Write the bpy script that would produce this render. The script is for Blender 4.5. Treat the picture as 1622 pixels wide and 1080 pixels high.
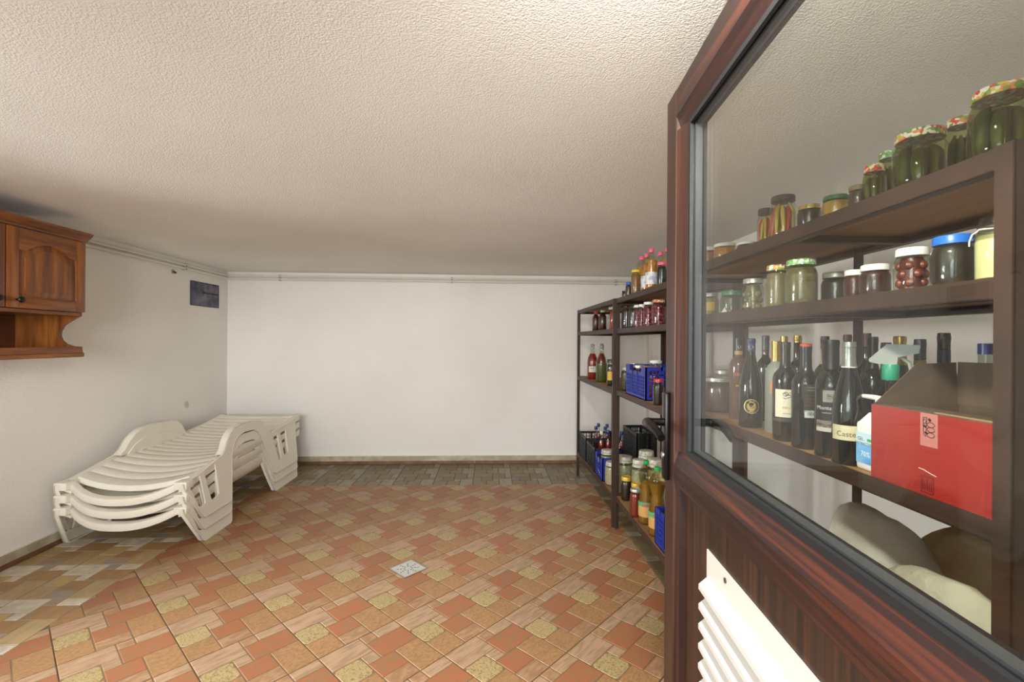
import bpy, bmesh, math, random
from mathutils import Vector, Matrix
from mathutils.geometry import tessellate_polygon
random.seed(7)
for _o in list(bpy.data.objects): bpy.data.objects.remove(_o, do_unlink=True)
SC = bpy.context.scene
COL = SC.collection
PI = math.pi

# ------------------------------------------------------------------ camera
HCAM, FPX, YAW, ROLL = 1.35, 741.0, 0.0475, 0.0069
cam = bpy.data.cameras.new('camera'); camo = bpy.data.objects.new('camera', cam); COL.objects.link(camo)
cam.sensor_width = 36.0; cam.sensor_fit = 'HORIZONTAL'; cam.lens = 36.0*FPX/1622.0; cam.clip_start = 0.02
right = Vector((math.cos(YAW), -math.sin(YAW), 0)); fwd = Vector((math.sin(YAW), math.cos(YAW), 0)); up = Vector((0, 0, 1))
r2 = right*math.cos(ROLL) + up*math.sin(ROLL); u2 = up*math.cos(ROLL) - right*math.sin(ROLL)
camo.matrix_world = Matrix(((r2.x, u2.x, -fwd.x, 0), (r2.y, u2.y, -fwd.y, 0), (r2.z, u2.z, -fwd.z, HCAM), (0, 0, 0, 1)))
SC.camera = camo

# ------------------------------------------------------------------ world, lights, exposure
SC.view_settings.view_transform = 'Standard'; SC.view_settings.look = 'None'
SC.view_settings.gamma = 1.0; SC.view_settings.use_curve_mapping = False
SC.view_settings.exposure = 0.05
try: SC.cycles.transparent_max_bounces = 32
except Exception: pass
world = bpy.data.worlds.new('daylight'); SC.world = world; world.use_nodes = True
world.node_tree.nodes['Background'].inputs['Color'].default_value = (0.86, 0.93, 1.0, 1)
world.node_tree.nodes['Background'].inputs['Strength'].default_value = 1.6

def area(name, loc, direction, sx, sy, power, col):
    l = bpy.data.lights.new(name, 'AREA'); l.shape = 'RECTANGLE'; l.size = sx; l.size_y = sy; l.energy = power; l.color = col
    o = bpy.data.objects.new(name, l); COL.objects.link(o); o.location = loc
    o.rotation_euler = Vector(direction).to_track_quat('-Z', 'Z').to_euler()
    return o
# daylight through the window of the left wall, an opening added in the front wall for more light and the open doorway behind the camera
area('window_daylight', (-3.65, 1.10, 1.66), (1, 0.10, -0.16), 0.95, 0.75, 205, (0.95, 0.977, 1.0))
area('added_front_daylight', (-1.65, -1.60, 1.80), (0.0, 1, -0.20), 2.3, 0.9, 58, (0.95, 0.977, 1.0))
area('doorway_daylight', (-0.15, -4.0, 1.45), (0.0, 1, -0.04), 2.6, 1.5, 320, (0.95, 0.977, 1.0))

# ------------------------------------------------------------------ materials
def lin(h):
    h = h.lstrip('#'); out = []
    for i in (0, 2, 4):
        c = int(h[i:i+2], 16)/255.0
        out.append(c/12.92 if c <= 0.04045 else ((c+0.055)/1.055)**2.4)
    return (*out, 1.0)
MATS = {}
def mat(name, col, rough=0.5, metal=0.0, spec=0.5, var=None, bump=None, coat=0.0, rnd=0.0, emit=None, turn=0.0):
    """var=(hex2, scale(xyz or n), detail, lo, hi); bump=(scale xyz or n, strength, distance, detail); rnd = brightness change per object"""
    if name in MATS: return MATS[name]
    m = bpy.data.materials.new(name); m.use_nodes = True; nt = m.node_tree; N = nt.nodes; L = nt.links
    b = N['Principled BSDF']; b.inputs['Roughness'].default_value = rough; b.inputs['Metallic'].default_value = metal
    b.inputs['Specular IOR Level'].default_value = spec; b.inputs['Coat Weight'].default_value = coat
    c = lin(col); b.inputs['Base Color'].default_value = c
    tc = N.new('ShaderNodeTexCoord'); out = None
    def coords(s):
        mp = N.new('ShaderNodeMapping'); mp.inputs['Scale'].default_value = (s, s, s) if not isinstance(s, tuple) else s
        src = tc.outputs['Object']
        if turn:                             # turn the pattern before it is stretched
            rt = N.new('ShaderNodeMapping'); rt.inputs['Rotation'].default_value = (0, 0, turn); L.new(src, rt.inputs['Vector']); src = rt.outputs['Vector']
        L.new(src, mp.inputs['Vector'])
        if rnd:
            oi = N.new('ShaderNodeObjectInfo'); mu = N.new('ShaderNodeMath'); mu.operation = 'MULTIPLY'; mu.inputs[1].default_value = 37.0
            L.new(oi.outputs['Random'], mu.inputs[0]); L.new(mu.outputs[0], mp.inputs['Location'])
        return mp.outputs['Vector']
    if var:
        n = N.new('ShaderNodeTexNoise'); n.inputs['Scale'].default_value = 1.0; n.inputs['Detail'].default_value = var[2]
        L.new(coords(var[1]), n.inputs['Vector'])
        r = N.new('ShaderNodeValToRGB'); r.color_ramp.elements[0].position = var[3]; r.color_ramp.elements[1].position = var[4]
        r.color_ramp.elements[0].color = c; r.color_ramp.elements[1].color = lin(var[0])
        L.new(n.outputs['Fac'], r.inputs['Fac']); out = r.outputs['Color']
    if rnd:
        hs = N.new('ShaderNodeHueSaturation'); oi = N.new('ShaderNodeObjectInfo'); mr = N.new('ShaderNodeMapRange')
        mr.inputs['To Min'].default_value = 1-rnd; mr.inputs['To Max'].default_value = 1+rnd
        L.new(oi.outputs['Random'], mr.inputs['Value']); L.new(mr.outputs['Result'], hs.inputs['Value'])
        if out: L.new(out, hs.inputs['Color'])
        else: hs.inputs['Color'].default_value = c
        out = hs.outputs['Color']
    if out: L.new(out, b.inputs['Base Color'])
    if bump:
        n2 = N.new('ShaderNodeTexNoise'); n2.inputs['Scale'].default_value = 1.0; n2.inputs['Detail'].default_value = bump[3] if len(bump) > 3 else 3
        L.new(coords(bump[0]), n2.inputs['Vector']); bp = N.new('ShaderNodeBump')
        bp.inputs['Strength'].default_value = bump[1]; bp.inputs['Distance'].default_value = bump[2]
        L.new(n2.outputs['Fac'], bp.inputs['Height']); L.new(bp.outputs['Normal'], b.inputs['Normal'])
    if emit:
        b.inputs['Emission Color'].default_value = lin(emit[0]); b.inputs['Emission Strength'].default_value = emit[1]
    MATS[name] = m; return m

def clear(name, tint='#ffffff', rough=0.0, amount=1.0, ior=1.5):
    """thin clear glass or plastic: transparent with a mirror-like Fresnel layer, light passes through it"""
    if name in MATS: return MATS[name]
    m = bpy.data.materials.new(name); m.use_nodes = True; nt = m.node_tree; N = nt.nodes; L = nt.links
    N.remove(N['Principled BSDF']); o = N['Material Output']
    t = N.new('ShaderNodeBsdfTransparent'); t.inputs['Color'].default_value = lin(tint)
    g = N.new('ShaderNodeBsdfGlossy'); g.inputs['Roughness'].default_value = rough
    f = N.new('ShaderNodeFresnel'); geo = N.new('ShaderNodeNewGeometry'); mr = N.new('ShaderNodeMapRange')
    mr.inputs['To Min'].default_value = ior; mr.inputs['To Max'].default_value = 1.0/ior
    L.new(geo.outputs['Backfacing'], mr.inputs['Value']); L.new(mr.outputs['Result'], f.inputs['IOR'])
    mu = N.new('ShaderNodeMath'); mu.operation = 'MULTIPLY'; mu.inputs[1].default_value = amount; L.new(f.outputs['Fac'], mu.inputs[0])
    x = N.new('ShaderNodeMixShader'); L.new(mu.outputs[0], x.inputs['Fac']); L.new(t.outputs[0], x.inputs[1]); L.new(g.outputs[0], x.inputs[2])
    L.new(x.outputs[0], o.inputs['Surface']); MATS[name] = m; return m

def speckle(name, base, dots, scale, size, rough=0.6, rnd=0.0, bump=0.0):
    """base colour with irregular dark or coloured specks (voronoi cells, or cell colours when dots is a list)"""
    if name in MATS: return MATS[name]
    m = bpy.data.materials.new(name); m.use_nodes = True; nt = m.node_tree; N = nt.nodes; L = nt.links; b = N['Principled BSDF']
    b.inputs['Roughness'].default_value = rough
    tc = N.new('ShaderNodeTexCoord'); mp = N.new('ShaderNodeMapping'); mp.inputs['Scale'].default_value = (scale,)*3 if not isinstance(scale, tuple) else scale
    L.new(tc.outputs['Object'], mp.inputs['Vector'])
    if rnd:
        oi = N.new('ShaderNodeObjectInfo'); mu = N.new('ShaderNodeMath'); mu.operation = 'MULTIPLY'; mu.inputs[1].default_value = 23.0
        L.new(oi.outputs['Random'], mu.inputs[0]); L.new(mu.outputs[0], mp.inputs['Location'])
    if isinstance(dots, list):
        v = N.new('ShaderNodeTexVoronoi'); v.inputs['Scale'].default_value = 1.0; L.new(mp.outputs[0], v.inputs['Vector'])
        sp = N.new('ShaderNodeSeparateColor'); L.new(v.outputs['Color'], sp.inputs['Color'])
        r = N.new('ShaderNodeValToRGB'); r.color_ramp.interpolation = 'CONSTANT'; cs = [base]+dots
        while len(r.color_ramp.elements) < len(cs): r.color_ramp.elements.new(0.5)
        for i, h in enumerate(cs): r.color_ramp.elements[i].position = i/len(cs); r.color_ramp.elements[i].color = lin(h)
        L.new(sp.outputs[0], r.inputs['Fac'])
    else:
        n = N.new('ShaderNodeTexNoise'); n.inputs['Scale'].default_value = 1.0; n.inputs['Detail'].default_value = 4; n.inputs['Roughness'].default_value = 0.65
        L.new(mp.outputs[0], n.inputs['Vector']); r = N.new('ShaderNodeValToRGB')
        r.color_ramp.elements[0].position = size; r.color_ramp.elements[1].position = size+0.07
        r.color_ramp.elements[0].color = lin(dots); r.color_ramp.elements[1].color = lin(base); L.new(n.outputs['Fac'], r.inputs['Fac'])
        if bump:
            bp = N.new('ShaderNodeBump'); bp.inputs['Strength'].default_value = bump; bp.inputs['Distance'].default_value = 0.002
            L.new(n.outputs['Fac'], bp.inputs['Height']); L.new(bp.outputs['Normal'], b.inputs['Normal'])
    L.new(r.outputs['Color'], b.inputs['Base Color']); MATS[name] = m; return m

def stripes(name, c1, c2, c3, scale, rough=0.35, coat=0.2):
    """streaked wood-print foil: three colours along stretched noise; scale is the xyz mapping"""
    if name in MATS: return MATS[name]
    m = bpy.data.materials.new(name); m.use_nodes = True; nt = m.node_tree; N = nt.nodes; L = nt.links; b = N['Principled BSDF']
    b.inputs['Roughness'].default_value = rough; b.inputs['Coat Weight'].default_value = coat; b.inputs['Coat Roughness'].default_value = 0.25
    tc = N.new('ShaderNodeTexCoord'); mp = N.new('ShaderNodeMapping'); mp.inputs['Scale'].default_value = scale; L.new(tc.outputs['Object'], mp.inputs['Vector'])
    n = N.new('ShaderNodeTexNoise'); n.inputs['Scale'].default_value = 1.0; n.inputs['Detail'].default_value = 5; n.inputs['Roughness'].default_value = 0.6
    L.new(mp.outputs[0], n.inputs['Vector']); r = N.new('ShaderNodeValToRGB'); r.color_ramp.elements.new(0.5)
    for e, p, h in zip(r.color_ramp.elements, (0.34, 0.5, 0.66), (c1, c2, c3)): e.position = p; e.color = lin(h)
    L.new(n.outputs['Fac'], r.inputs['Fac']); L.new(r.outputs['Color'], b.inputs['Base Color']); MATS[name] = m; return m

# ------------------------------------------------------------------ mesh helpers
class G:
    def __init__(s): s.v = []; s.f = []; s.m = []
    def add(s, vs, fs, mi=0):
        o = len(s.v); s.v += [tuple(p) for p in vs]; s.f += [tuple(i+o for i in f) for f in fs]; s.m += [mi]*len(fs); return s
    def box(s, a, b, mi=0):
        (x0, y0, z0), (x1, y1, z1) = a, b
        return s.add([(x0,y0,z0),(x1,y0,z0),(x1,y1,z0),(x0,y1,z0),(x0,y0,z1),(x1,y0,z1),(x1,y1,z1),(x0,y1,z1)],
                     [(0,3,2,1),(4,5,6,7),(0,1,5,4),(1,2,6,5),(2,3,7,6),(3,0,4,7)], mi)
    def cbox(s, a, b, c, mi=0):
        """box with chamfered edges"""
        bm = bmesh.new(); bmesh.ops.create_cube(bm, size=1.0)
        for v in bm.verts: v.co = Vector([a[i]+(v.co[i]+0.5)*(b[i]-a[i]) for i in range(3)])
        bmesh.ops.bevel(bm, geom=bm.edges[:], offset=c, segments=2, profile=0.6, affect='EDGES')
        s.bm(bm, mi); return s
    def bm(s, bm, mi=0):
        bm.verts.index_update(); s.add([v.co[:] for v in bm.verts], [[v.index for v in f.verts] for f in bm.faces], mi); bm.free(); return s
    def lathe(s, prof, seg=24, c=(0,0,0), mi=0, a0=0.0, a1=2*PI, sq=None):
        full = abs(a1-a0-2*PI) < 1e-6; n = seg if full else seg+1; vs = []; fs = []
        for r, z in prof:
            for k in range(n):
                a = a0+(a1-a0)*k/seg; ca, sa = math.cos(a), math.sin(a); q = r
                if sq: q = r/((abs(ca)**sq+abs(sa)**sq)**(1.0/sq))
                vs.append((c[0]+q*ca, c[1]+q*sa, c[2]+z))
        for i in range(len(prof)-1):
            for k in range(seg):
                k2 = (k+1) % n if full else k+1
                fs.append((i*n+k, i*n+k2, (i+1)*n+k2, (i+1)*n+k))
        if full:
            if prof[0][0] > 1e-6: fs.append(tuple(range(n-1, -1, -1)))
            if prof[-1][0] > 1e-6: fs.append(tuple((len(prof)-1)*n+k for k in range(n)))
        return s.add(vs, fs, mi)
    def cyl(s, p, q, r, seg=12, mi=0, r2=None):
        return s.tube([p, q], [r, r if r2 is None else r2], seg, mi)
    def tube(s, pts, r, seg=8, mi=0, closed=False):
        pts = [Vector(p) for p in pts]; n = len(pts); rs = r if isinstance(r, (list, tuple)) else [r]*n
        vs = []; fs = []; ref = None
        for i, p in enumerate(pts):
            t = (pts[(i+1) % n]-pts[i-1]) if closed else (pts[min(i+1, n-1)]-pts[max(i-1, 0)])
            t.normalize()
            if ref is None: ref = Vector((0,0,1)) if abs(t.z) < 0.9 else Vector((1,0,0))
            a = ref-t*ref.dot(t); a.normalize(); ref = a; b = t.cross(a)
            for k in range(seg):
                w = 2*PI*k/seg; vs.append(p+(a*math.cos(w)+b*math.sin(w))*rs[i])
        for i in range(n if closed else n-1):
            for k in range(seg):
                j = (i+1) % n; fs.append((i*seg+k, i*seg+(k+1) % seg, j*seg+(k+1) % seg, j*seg+k))
        if not closed: fs.append(tuple(range(seg-1, -1, -1))); fs.append(tuple((n-1)*seg+k for k in range(seg)))
        return s.add(vs, fs, mi)
    def prism(s, poly, place, t0, t1, holes=(), mi=0):
        """polygon (with holes) given as 2D points, place(a, b, t) -> xyz, thick from t0 to t1"""
        loops = [list(poly)]+[list(h) for h in holes]
        tri = tessellate_polygon([[Vector((p[0], p[1], 0)) for p in l] for l in loops])
        flat = [p for l in loops for p in l]; n = len(flat)
        vs = [place(p[0], p[1], t0) for p in flat]+[place(p[0], p[1], t1) for p in flat]; fs = []
        for t in tri: fs.append((t[0], t[1], t[2])); fs.append((t[2]+n, t[1]+n, t[0]+n))
        o = 0
        for l in loops:
            k = len(l)
            for i in range(k): fs.append((o+i, o+(i+1) % k, o+(i+1) % k+n, o+i+n))
            o += k
        return s.add(vs, fs, mi)
    def grid(s, fn, nu, nv, mi=0):
        vs = [fn(i/nu, j/nv) for i in range(nu+1) for j in range(nv+1)]
        return s.add(vs, [(i*(nv+1)+j, (i+1)*(nv+1)+j, (i+1)*(nv+1)+j+1, i*(nv+1)+j+1) for i in range(nu) for j in range(nv)], mi)
    def ball(s, c, r, mi=0, u=10, v=7, sc=(1,1,1)):
        pr = [(math.sin(PI*i/v), -math.cos(PI*i/v)) for i in range(v+1)]
        vs = [(c[0], c[1], c[2]-r*sc[2])]; fs = []
        for i in range(1, v):
            for k in range(u):
                a = 2*PI*k/u; vs.append((c[0]+r*sc[0]*pr[i][0]*math.cos(a), c[1]+r*sc[1]*pr[i][0]*math.sin(a), c[2]+r*sc[2]*pr[i][1]))
        vs.append((c[0], c[1], c[2]+r*sc[2])); top = len(vs)-1
        for k in range(u):
            fs.append((0, 1+(k+1) % u, 1+k)); fs.append((top, 1+(v-2)*u+k, 1+(v-2)*u+(k+1) % u))
            for i in range(v-2): fs.append((1+i*u+k, 1+i*u+(k+1) % u, 1+(i+1)*u+(k+1) % u, 1+(i+1)*u+k))
        return s.add(vs, fs, mi)

def obj(name, g, mats, parent=None, loc=(0,0,0), rot=(0,0,0), angle=38, flat=False, fix=True):
    me = bpy.data.meshes.new(name); me.from_pydata(g.v, [], g.f)
    for m in (mats if isinstance(mats, (list, tuple)) else [mats]): me.materials.append(m)
    if any(g.m): me.polygons.foreach_set('material_index', g.m)
    if fix:
        bm = bmesh.new(); bm.from_mesh(me); bmesh.ops.recalc_face_normals(bm, faces=bm.faces[:]); bm.to_mesh(me); bm.free()
    if not flat:
        me.polygons.foreach_set('use_smooth', [True]*len(me.polygons)); me.set_sharp_from_angle(angle=math.radians(angle))
    me.update()
    o = bpy.data.objects.new(name, me); COL.objects.link(o); o.location = loc; o.rotation_euler = rot
    if parent is not None: o.parent = parent
    return o
def tag(o, label=None, cat=None, group=None, kind=None):
    if label: o['label'] = label
    if cat: o['category'] = cat
    if group: o['group'] = group
    if kind: o['kind'] = kind
    return o
def thing(name, label, cat, loc=(0,0,0), rz=0.0, group=None):
    o = bpy.data.objects.new(name, None); COL.objects.link(o); o.empty_display_size = 0.05
    o.location = loc; o.rotation_euler = (0, 0, rz); return tag(o, label, cat, group)
def struct(name, g, m, label, **k):
    o = obj(name, g, m, **k); o['kind'] = 'structure'; o['label'] = label; return o
def copy_tree(o, parent=None):
    c = o.copy(); COL.objects.link(c); c.parent = parent
    for ch in list(o.children): copy_tree(ch, c)
    return c
_txt = {}
def text_shape(s, size):
    """flat outline of a word: list of 2D verts (centred) and faces"""
    if s not in _txt:
        cu = bpy.data.curves.new('lettering', 'FONT'); cu.body = s; cu.size = 1.0; cu.resolution_u = 2; cu.align_x = 'CENTER'; cu.align_y = 'CENTER'
        ob = bpy.data.objects.new('lettering', cu); COL.objects.link(ob); bpy.context.view_layer.update()
        me = ob.evaluated_get(bpy.context.evaluated_depsgraph_get()).to_mesh()
        _txt[s] = ([(v.co.x, v.co.y) for v in me.vertices], [tuple(p.vertices) for p in me.polygons])
        bpy.data.objects.remove(ob, do_unlink=True); bpy.data.curves.remove(cu)
    vs, fs = _txt[s]; return [(x*size, y*size) for x, y in vs], fs
# ================================================================== THE ROOM
XL, XR, YF, YB, ZC = -2.817, 1.73, 0.12, 5.168, 2.074
plaster = mat('white_plaster', '#efebe4', 0.85, spec=0.2, var=('#e9e4db', 1.3, 4, 0.35, 0.7), bump=(85, 0.35, 0.004, 2))
stucco = mat('ceiling_stucco', '#f0ede6', 0.9, spec=0.15, var=('#e8e4dc', 1.1, 4, 0.35, 0.75), bump=(210, 0.5, 0.006, 2.0))
grout = mat('grout', '#6e573f', 0.9, var=('#86694c', 9, 3, 0.4, 0.7))
WIN = (0.60, 1.80, 0.80, 1.70)      # window opening in the left wall: y0, y1, z0, z1
DW = (-0.62, 0.42, 0.0, 1.99)       # doorway in the front wall: x0, x1, z0, z1

floor = struct('floor', G().box((XL-0.15, YF-0.15, -0.12), (XR+0.15, YB+0.15, -0.004)), grout, 'tiled basement floor with diagonal terracotta field and slate border')
struct('ceiling', G().box((XL-0.15, YF-0.15, ZC), (XR+0.15, YB+0.15, ZC+0.1)), stucco, 'rough white stucco ceiling')
struct('wall_back', G().box((XL-0.15, YB, -0.1), (XR+0.15, YB+0.15, ZC)), plaster, 'white plastered back wall')
struct('wall_right', G().box((XR, YF, -0.1), (XR+0.15, YB, ZC)), plaster, 'white plastered wall behind the shelves')
g = G(); y0, y1, z0, z1 = WIN
for a, b in (((YF, -0.1), (y0, ZC)), ((y1, -0.1), (YB, ZC)), ((y0, -0.1), (y1, z0)), ((y0, z1), (y1, ZC))):
    g.box((XL-0.15, a[0], a[1]), (XL, b[0], b[1]))
struct('wall_left', g, plaster, 'white plastered left wall with the wall cabinet and the small picture')
g = G(); x0, x1, z0, z1 = DW
FW = (-2.45, -0.85, 0.85, 1.88)     # opening added in the front wall to light the room: x0, x1, z0, z1
for a, b in (((XL-0.15, -0.1), (FW[0], ZC)), ((FW[1], -0.1), (x0, ZC)), ((FW[0], -0.1), (FW[1], FW[2])), ((FW[0], FW[3]), (FW[1], ZC)), ((x1, -0.1), (XR+0.15, ZC)), ((x0, z1), (x1, ZC))):
    g.box((a[0], YF-0.15, a[1]), (b[0], YF, b[1]))
struct('wall_front', g, plaster, 'front wall around the doorway')
struct('added_ground', G().box((-6, -8, -0.14), (4, YF-0.15, -0.03)), mat('added_ground_grey', '#6f6b63', 0.9, var=('#625e57', 3, 4, 0.4, 0.6)), 'grey ground added outside the doorway to block light from below')  # unseen ground, added to stop world light from below reaching the ceiling
# window in the left wall (out of view, it lets the daylight in)
wf = mat('window_frame_white', '#e9e7e1', 0.4)
w = obj('window_1', G().box((XL-0.11, WIN[0], WIN[2]), (XL-0.05, WIN[0]+0.06, WIN[3])).box((XL-0.11, WIN[1]-0.06, WIN[2]), (XL-0.05, WIN[1], WIN[3]))
        .box((XL-0.11, WIN[0]+0.06, WIN[2]), (XL-0.05, WIN[1]-0.06, WIN[2]+0.06)).box((XL-0.11, WIN[0]+0.06, WIN[3]-0.06), (XL-0.05, WIN[1]-0.06, WIN[3])), wf)
tag(w, 'white window in the left wall near the doorway', kind='structure')

# ------------------------------------------------------------------ floor tiles
S = 0.374
def clip(poly, xa, xb, ya, yb):
    def cut(p, ins, inter):
        out = []
        for i in range(len(p)):
            a, b = p[i-1], p[i]
            if ins(b):
                if not ins(a): out.append(inter(a, b))
                out.append(b)
            elif ins(a): out.append(inter(a, b))
        return out
    def ix(x): return lambda a, b: (x, a[1]+(b[1]-a[1])*(x-a[0])/(b[0]-a[0]))
    def iy(y): return lambda a, b: (a[0]+(b[0]-a[0])*(y-a[1])/(b[1]-a[1]), y)
    for ins, it in ((lambda q: q[0] >= xa, ix(xa)), (lambda q: q[0] <= xb, ix(xb)), (lambda q: q[1] >= ya, iy(ya)), (lambda q: q[1] <= yb, iy(yb))):
        if len(poly) < 3: return []
        poly = cut(poly, ins, it)
    return poly
# one printed tile: stones in tile units (a along one edge, b along the other), material slot
STONES = [(0,.17,0,.33,1), (0,.17,.33,.5,4), (0,.33,.5,1,1), (.17,.5,0,.5,2), (.33,.5,.5,.67,1), (.5,1,0,.33,3), (.5,.79,.33,.67,2), (.79,1,.33,.67,4), (.33,.66,.67,1,5), (.66,1,.67,1,3)]
def stone_mesh(g, poly, mi, top=0.0, low=-0.0016):
    """one stone: flat top with a slanted edge down into the joint"""
    n = len(poly); cx = sum(p[0] for p in poly)/n; cy = sum(p[1] for p in poly)/n
    ins = []
    for x, y in poly:
        d = math.hypot(x-cx, y-cy) or 1; k = max(0.5, 1-0.0022/d); ins.append((cx+(x-cx)*k, cy+(y-cy)*k))
    g.add([(x, y, low) for x, y in poly]+[(x, y, top) for x, y in ins],
          [tuple(range(n, 2*n))]+[(i, (i+1) % n, (i+1) % n+n, i+n) for i in range(n)], mi)
def tile_geo(org, ea, eb, rect=None):
    """tile with corner org and edge vectors ea, eb (2D), clipped to rect; local to org"""
    def W(a, b): return (org[0]+ea[0]*a+eb[0]*b, org[1]+ea[1]*a+eb[1]*b)
    gp = 0.0045
    base = [W(gp, gp), W(1-gp, gp), W(1-gp, 1-gp), W(gp, 1-gp)]
    if rect: base = clip(base, *rect)
    if len(base) < 3: return None
    ar = abs(sum(base[i-1][0]*base[i][1]-base[i][0]*base[i-1][1] for i in range(len(base))))/2
    if ar < 0.0004: return None
    g = G(); n = len(base); L = lambda p: (p[0]-org[0], p[1]-org[1])
    g.add([(*L(p), -0.0016) for p in base]+[(*L(p), -0.006) for p in base], [tuple(range(n))]+[(i, (i+1) % n, (i+1) % n+n, i+n) for i in range(n)], 0)
    for a0, a1, b0, b1, mi in STONES:
        q = 0.0068; a0 += q; a1 -= q; b0 += q; b1 -= q
        if mi == 5:
            c = 0.035; pts = [(a0+c,b0),(a1-c,b0),(a1,b0+c),(a1,b1-c),(a1-c,b1),(a0+c,b1),(a0,b1-c),(a0,b0+c)]
        else: pts = [(a0,b0),(a1,b0),(a1,b1),(a0,b1)]
        pts = [W(*p) for p in pts]
        if rect: pts = clip(pts, *rect)
        if len(pts) >= 3: stone_mesh(g, [L(p) for p in pts], mi)
    return g
fieldm = [mat('tile_joint', '#7c6246', 0.85),
          mat('stone_pale', '#ad8d6e', 0.5, var=('#937659', (12, 80, 12), 6, 0.44, 0.64), bump=((12, 80, 12), 0.3, 0.002), rnd=0.05, turn=-PI/4),
          mat('stone_orange', '#9c6341', 0.48, var=('#8f6a49', (18, 36, 18), 6, 0.46, 0.66), bump=(40, 0.25, 0.002), rnd=0.06, turn=-PI/4),
          mat('stone_tan', '#a57c53', 0.5, var=('#8e6b45', (60, 130, 60), 5, 0.42, 0.62), bump=(90, 0.3, 0.002), rnd=0.05, turn=-PI/4),
          mat('stone_brown', '#946e4d', 0.55, var=('#a98765', (24, 70, 24), 5, 0.4, 0.65), rnd=0.06, turn=-PI/4),
          speckle('stone_yellow', '#ad9769', '#836c44', 130, 0.41, 0.5, rnd=1, bump=0.5)]
slatem = [mat('border_joint', '#9a8a70', 0.85),
          mat('slate_pale', '#b9ab95', 0.5, var=('#cdc2ae', 20, 4, 0.4, 0.65), rnd=0.08),
          mat('slate_ochre', '#a37b4b', 0.5, var=('#8f7452', (30, 9, 9), 5, 0.4, 0.65), rnd=0.08),
          mat('slate_olive', '#a18a63', 0.5, var=('#b09468', (40, 12, 12), 5, 0.4, 0.66), rnd=0.08),
          mat('slate_blue', '#95897a', 0.48, var=('#a3795a', (15, 30, 15), 5, 0.45, 0.7), rnd=0.08),
          mat('slate_gold', '#b8975a', 0.5, var=('#9b8f7d', 22, 5, 0.45, 0.65), rnd=0.08)]
slated = [mat('border_joint_dark', '#4d4434', 0.85), mat('slate2_pale', '#948872', 0.45, var=('#7f735d', 20, 4, 0.4, 0.65), rnd=0.12), mat('slate2_brown', '#77603f', 0.45, var=('#6f5f45', 12, 5, 0.4, 0.65), rnd=0.12),
          mat('slate2_olive', '#736543', 0.45, var=('#7d6f51', 18, 5, 0.4, 0.66), rnd=0.12), mat('slate2_blue', '#6f6756', 0.42, var=('#7d6c52', 15, 5, 0.45, 0.7), rnd=0.12), mat('slate2_gold', '#7f6e4a', 0.45, rnd=0.12)]
shared = {}
def lay(org, ea, eb, rect, mats, key):
    cs = [(org[0]+ea[0]*a+eb[0]*b, org[1]+ea[1]*a+eb[1]*b) for a, b in ((0,0),(1,0),(1,1),(0,1))]
    inside = all(rect[0] <= x <= rect[1] and rect[2] <= y <= rect[3] for x, y in cs)
    if inside and key in shared:
        o = bpy.data.objects.new('tile', shared[key]); COL.objects.link(o); o.parent = floor; o.location = (org[0], org[1], 0); return
    g = tile_geo(org, ea, eb, None if inside else rect)
    if g is None: return
    o = obj('tile', g, mats, floor, (org[0], org[1], 0), flat=True)
    if inside: shared[key] = o.data
BX0, BX1, BY = -2.06, 0.972, 4.40
ang = PI/4-0.002; D = (math.cos(ang)*S, -math.sin(ang)*S); Un = (-math.sin(ang)*S, -math.cos(ang)*S)
for i in range(-14, 15):
    for j in range(-14, 15):
        org = (0.3414+D[0]*i-Un[0]*j, 2.5465+D[1]*i-Un[1]*j)
        if -2.7 < org[0] < 1.6 and -0.5 < org[1] < 5.2: lay(org, D, Un, (BX0, BX1, YF, BY), fieldm, 'field')
E1 = (0.0, -S); E2 = (-S, 0.0)
for r in range(14):
    for c in range(2): lay((BX0-S*c, YB-0.02-S*r), E1, E2, (XL, BX0, YF, YB), slatem, 'border')
for c in range(9):
    for r in range(2): lay((BX1-S*c, BY+S*(r+1)), E2, E1, (BX0, BX1, BY, YB), slated, 'borderback')
for r in range(14):
    for c in range(3): lay((BX1+S*c, YB-0.02-S*r), E1, (S, 0.0), (BX1, XR, YF, YB), slated, 'borderright')

# ------------------------------------------------------------------ skirting
skt = mat('skirting_tile', '#6b4a30', 0.45, var=('#7d5a3c', 12, 4, 0.4, 0.6), rnd=0.08)
skp = mat('skirting_paint', '#a69b80', 0.6, var=('#c3b99f', 9, 4, 0.45, 0.7))
lip = mat('skirting_lip', '#e6dfcf', 0.6)
def skirting(name, label, p0, p1, nrm):
    """nrm points into the room; brown tile strip, painted band, bright top edge"""
    p0 = Vector((*p0, 0)); p1 = Vector((*p1, 0)); n = Vector((*nrm, 0)); d = (p1-p0).normalized(); Ln = (p1-p0).length
    def seg(a, b, z0, z1, t): 
        q = [p0+d*a, p0+d*b, p0+d*b+n*t, p0+d*a+n*t]
        return [(*v[:2], z0) for v in q]+[(*v[:2], z1) for v in q]
    F = [(0,3,2,1),(4,5,6,7),(0,1,5,4),(1,2,6,5),(2,3,7,6),(3,0,4,7)]
    root = obj(name, G().add(seg(0, Ln, 0.033, 0.086, 0.0125), F), skp); tag(root, label, kind='structure')
    obj('top_edge', G().add(seg(0, Ln, 0.086, 0.093, 0.011), F), lip, root, flat=True)
    a = 0.0
    while a < Ln-0.02:
        b = min(a+0.333, Ln); obj('skirting_tile', G().add(seg(a, b-0.002, 0, 0.033, 0.0145), F), skt, root, flat=True); a = b
skirting('baseboard_left', 'painted skirting with brown tile strip along the left wall', (XL, YF), (XL, YB-0.015), (1, 0))
skirting('baseboard_back', 'painted skirting with brown tile strip along the back wall', (XL, YB), (XR-0.015, YB), (0, -1))
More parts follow.
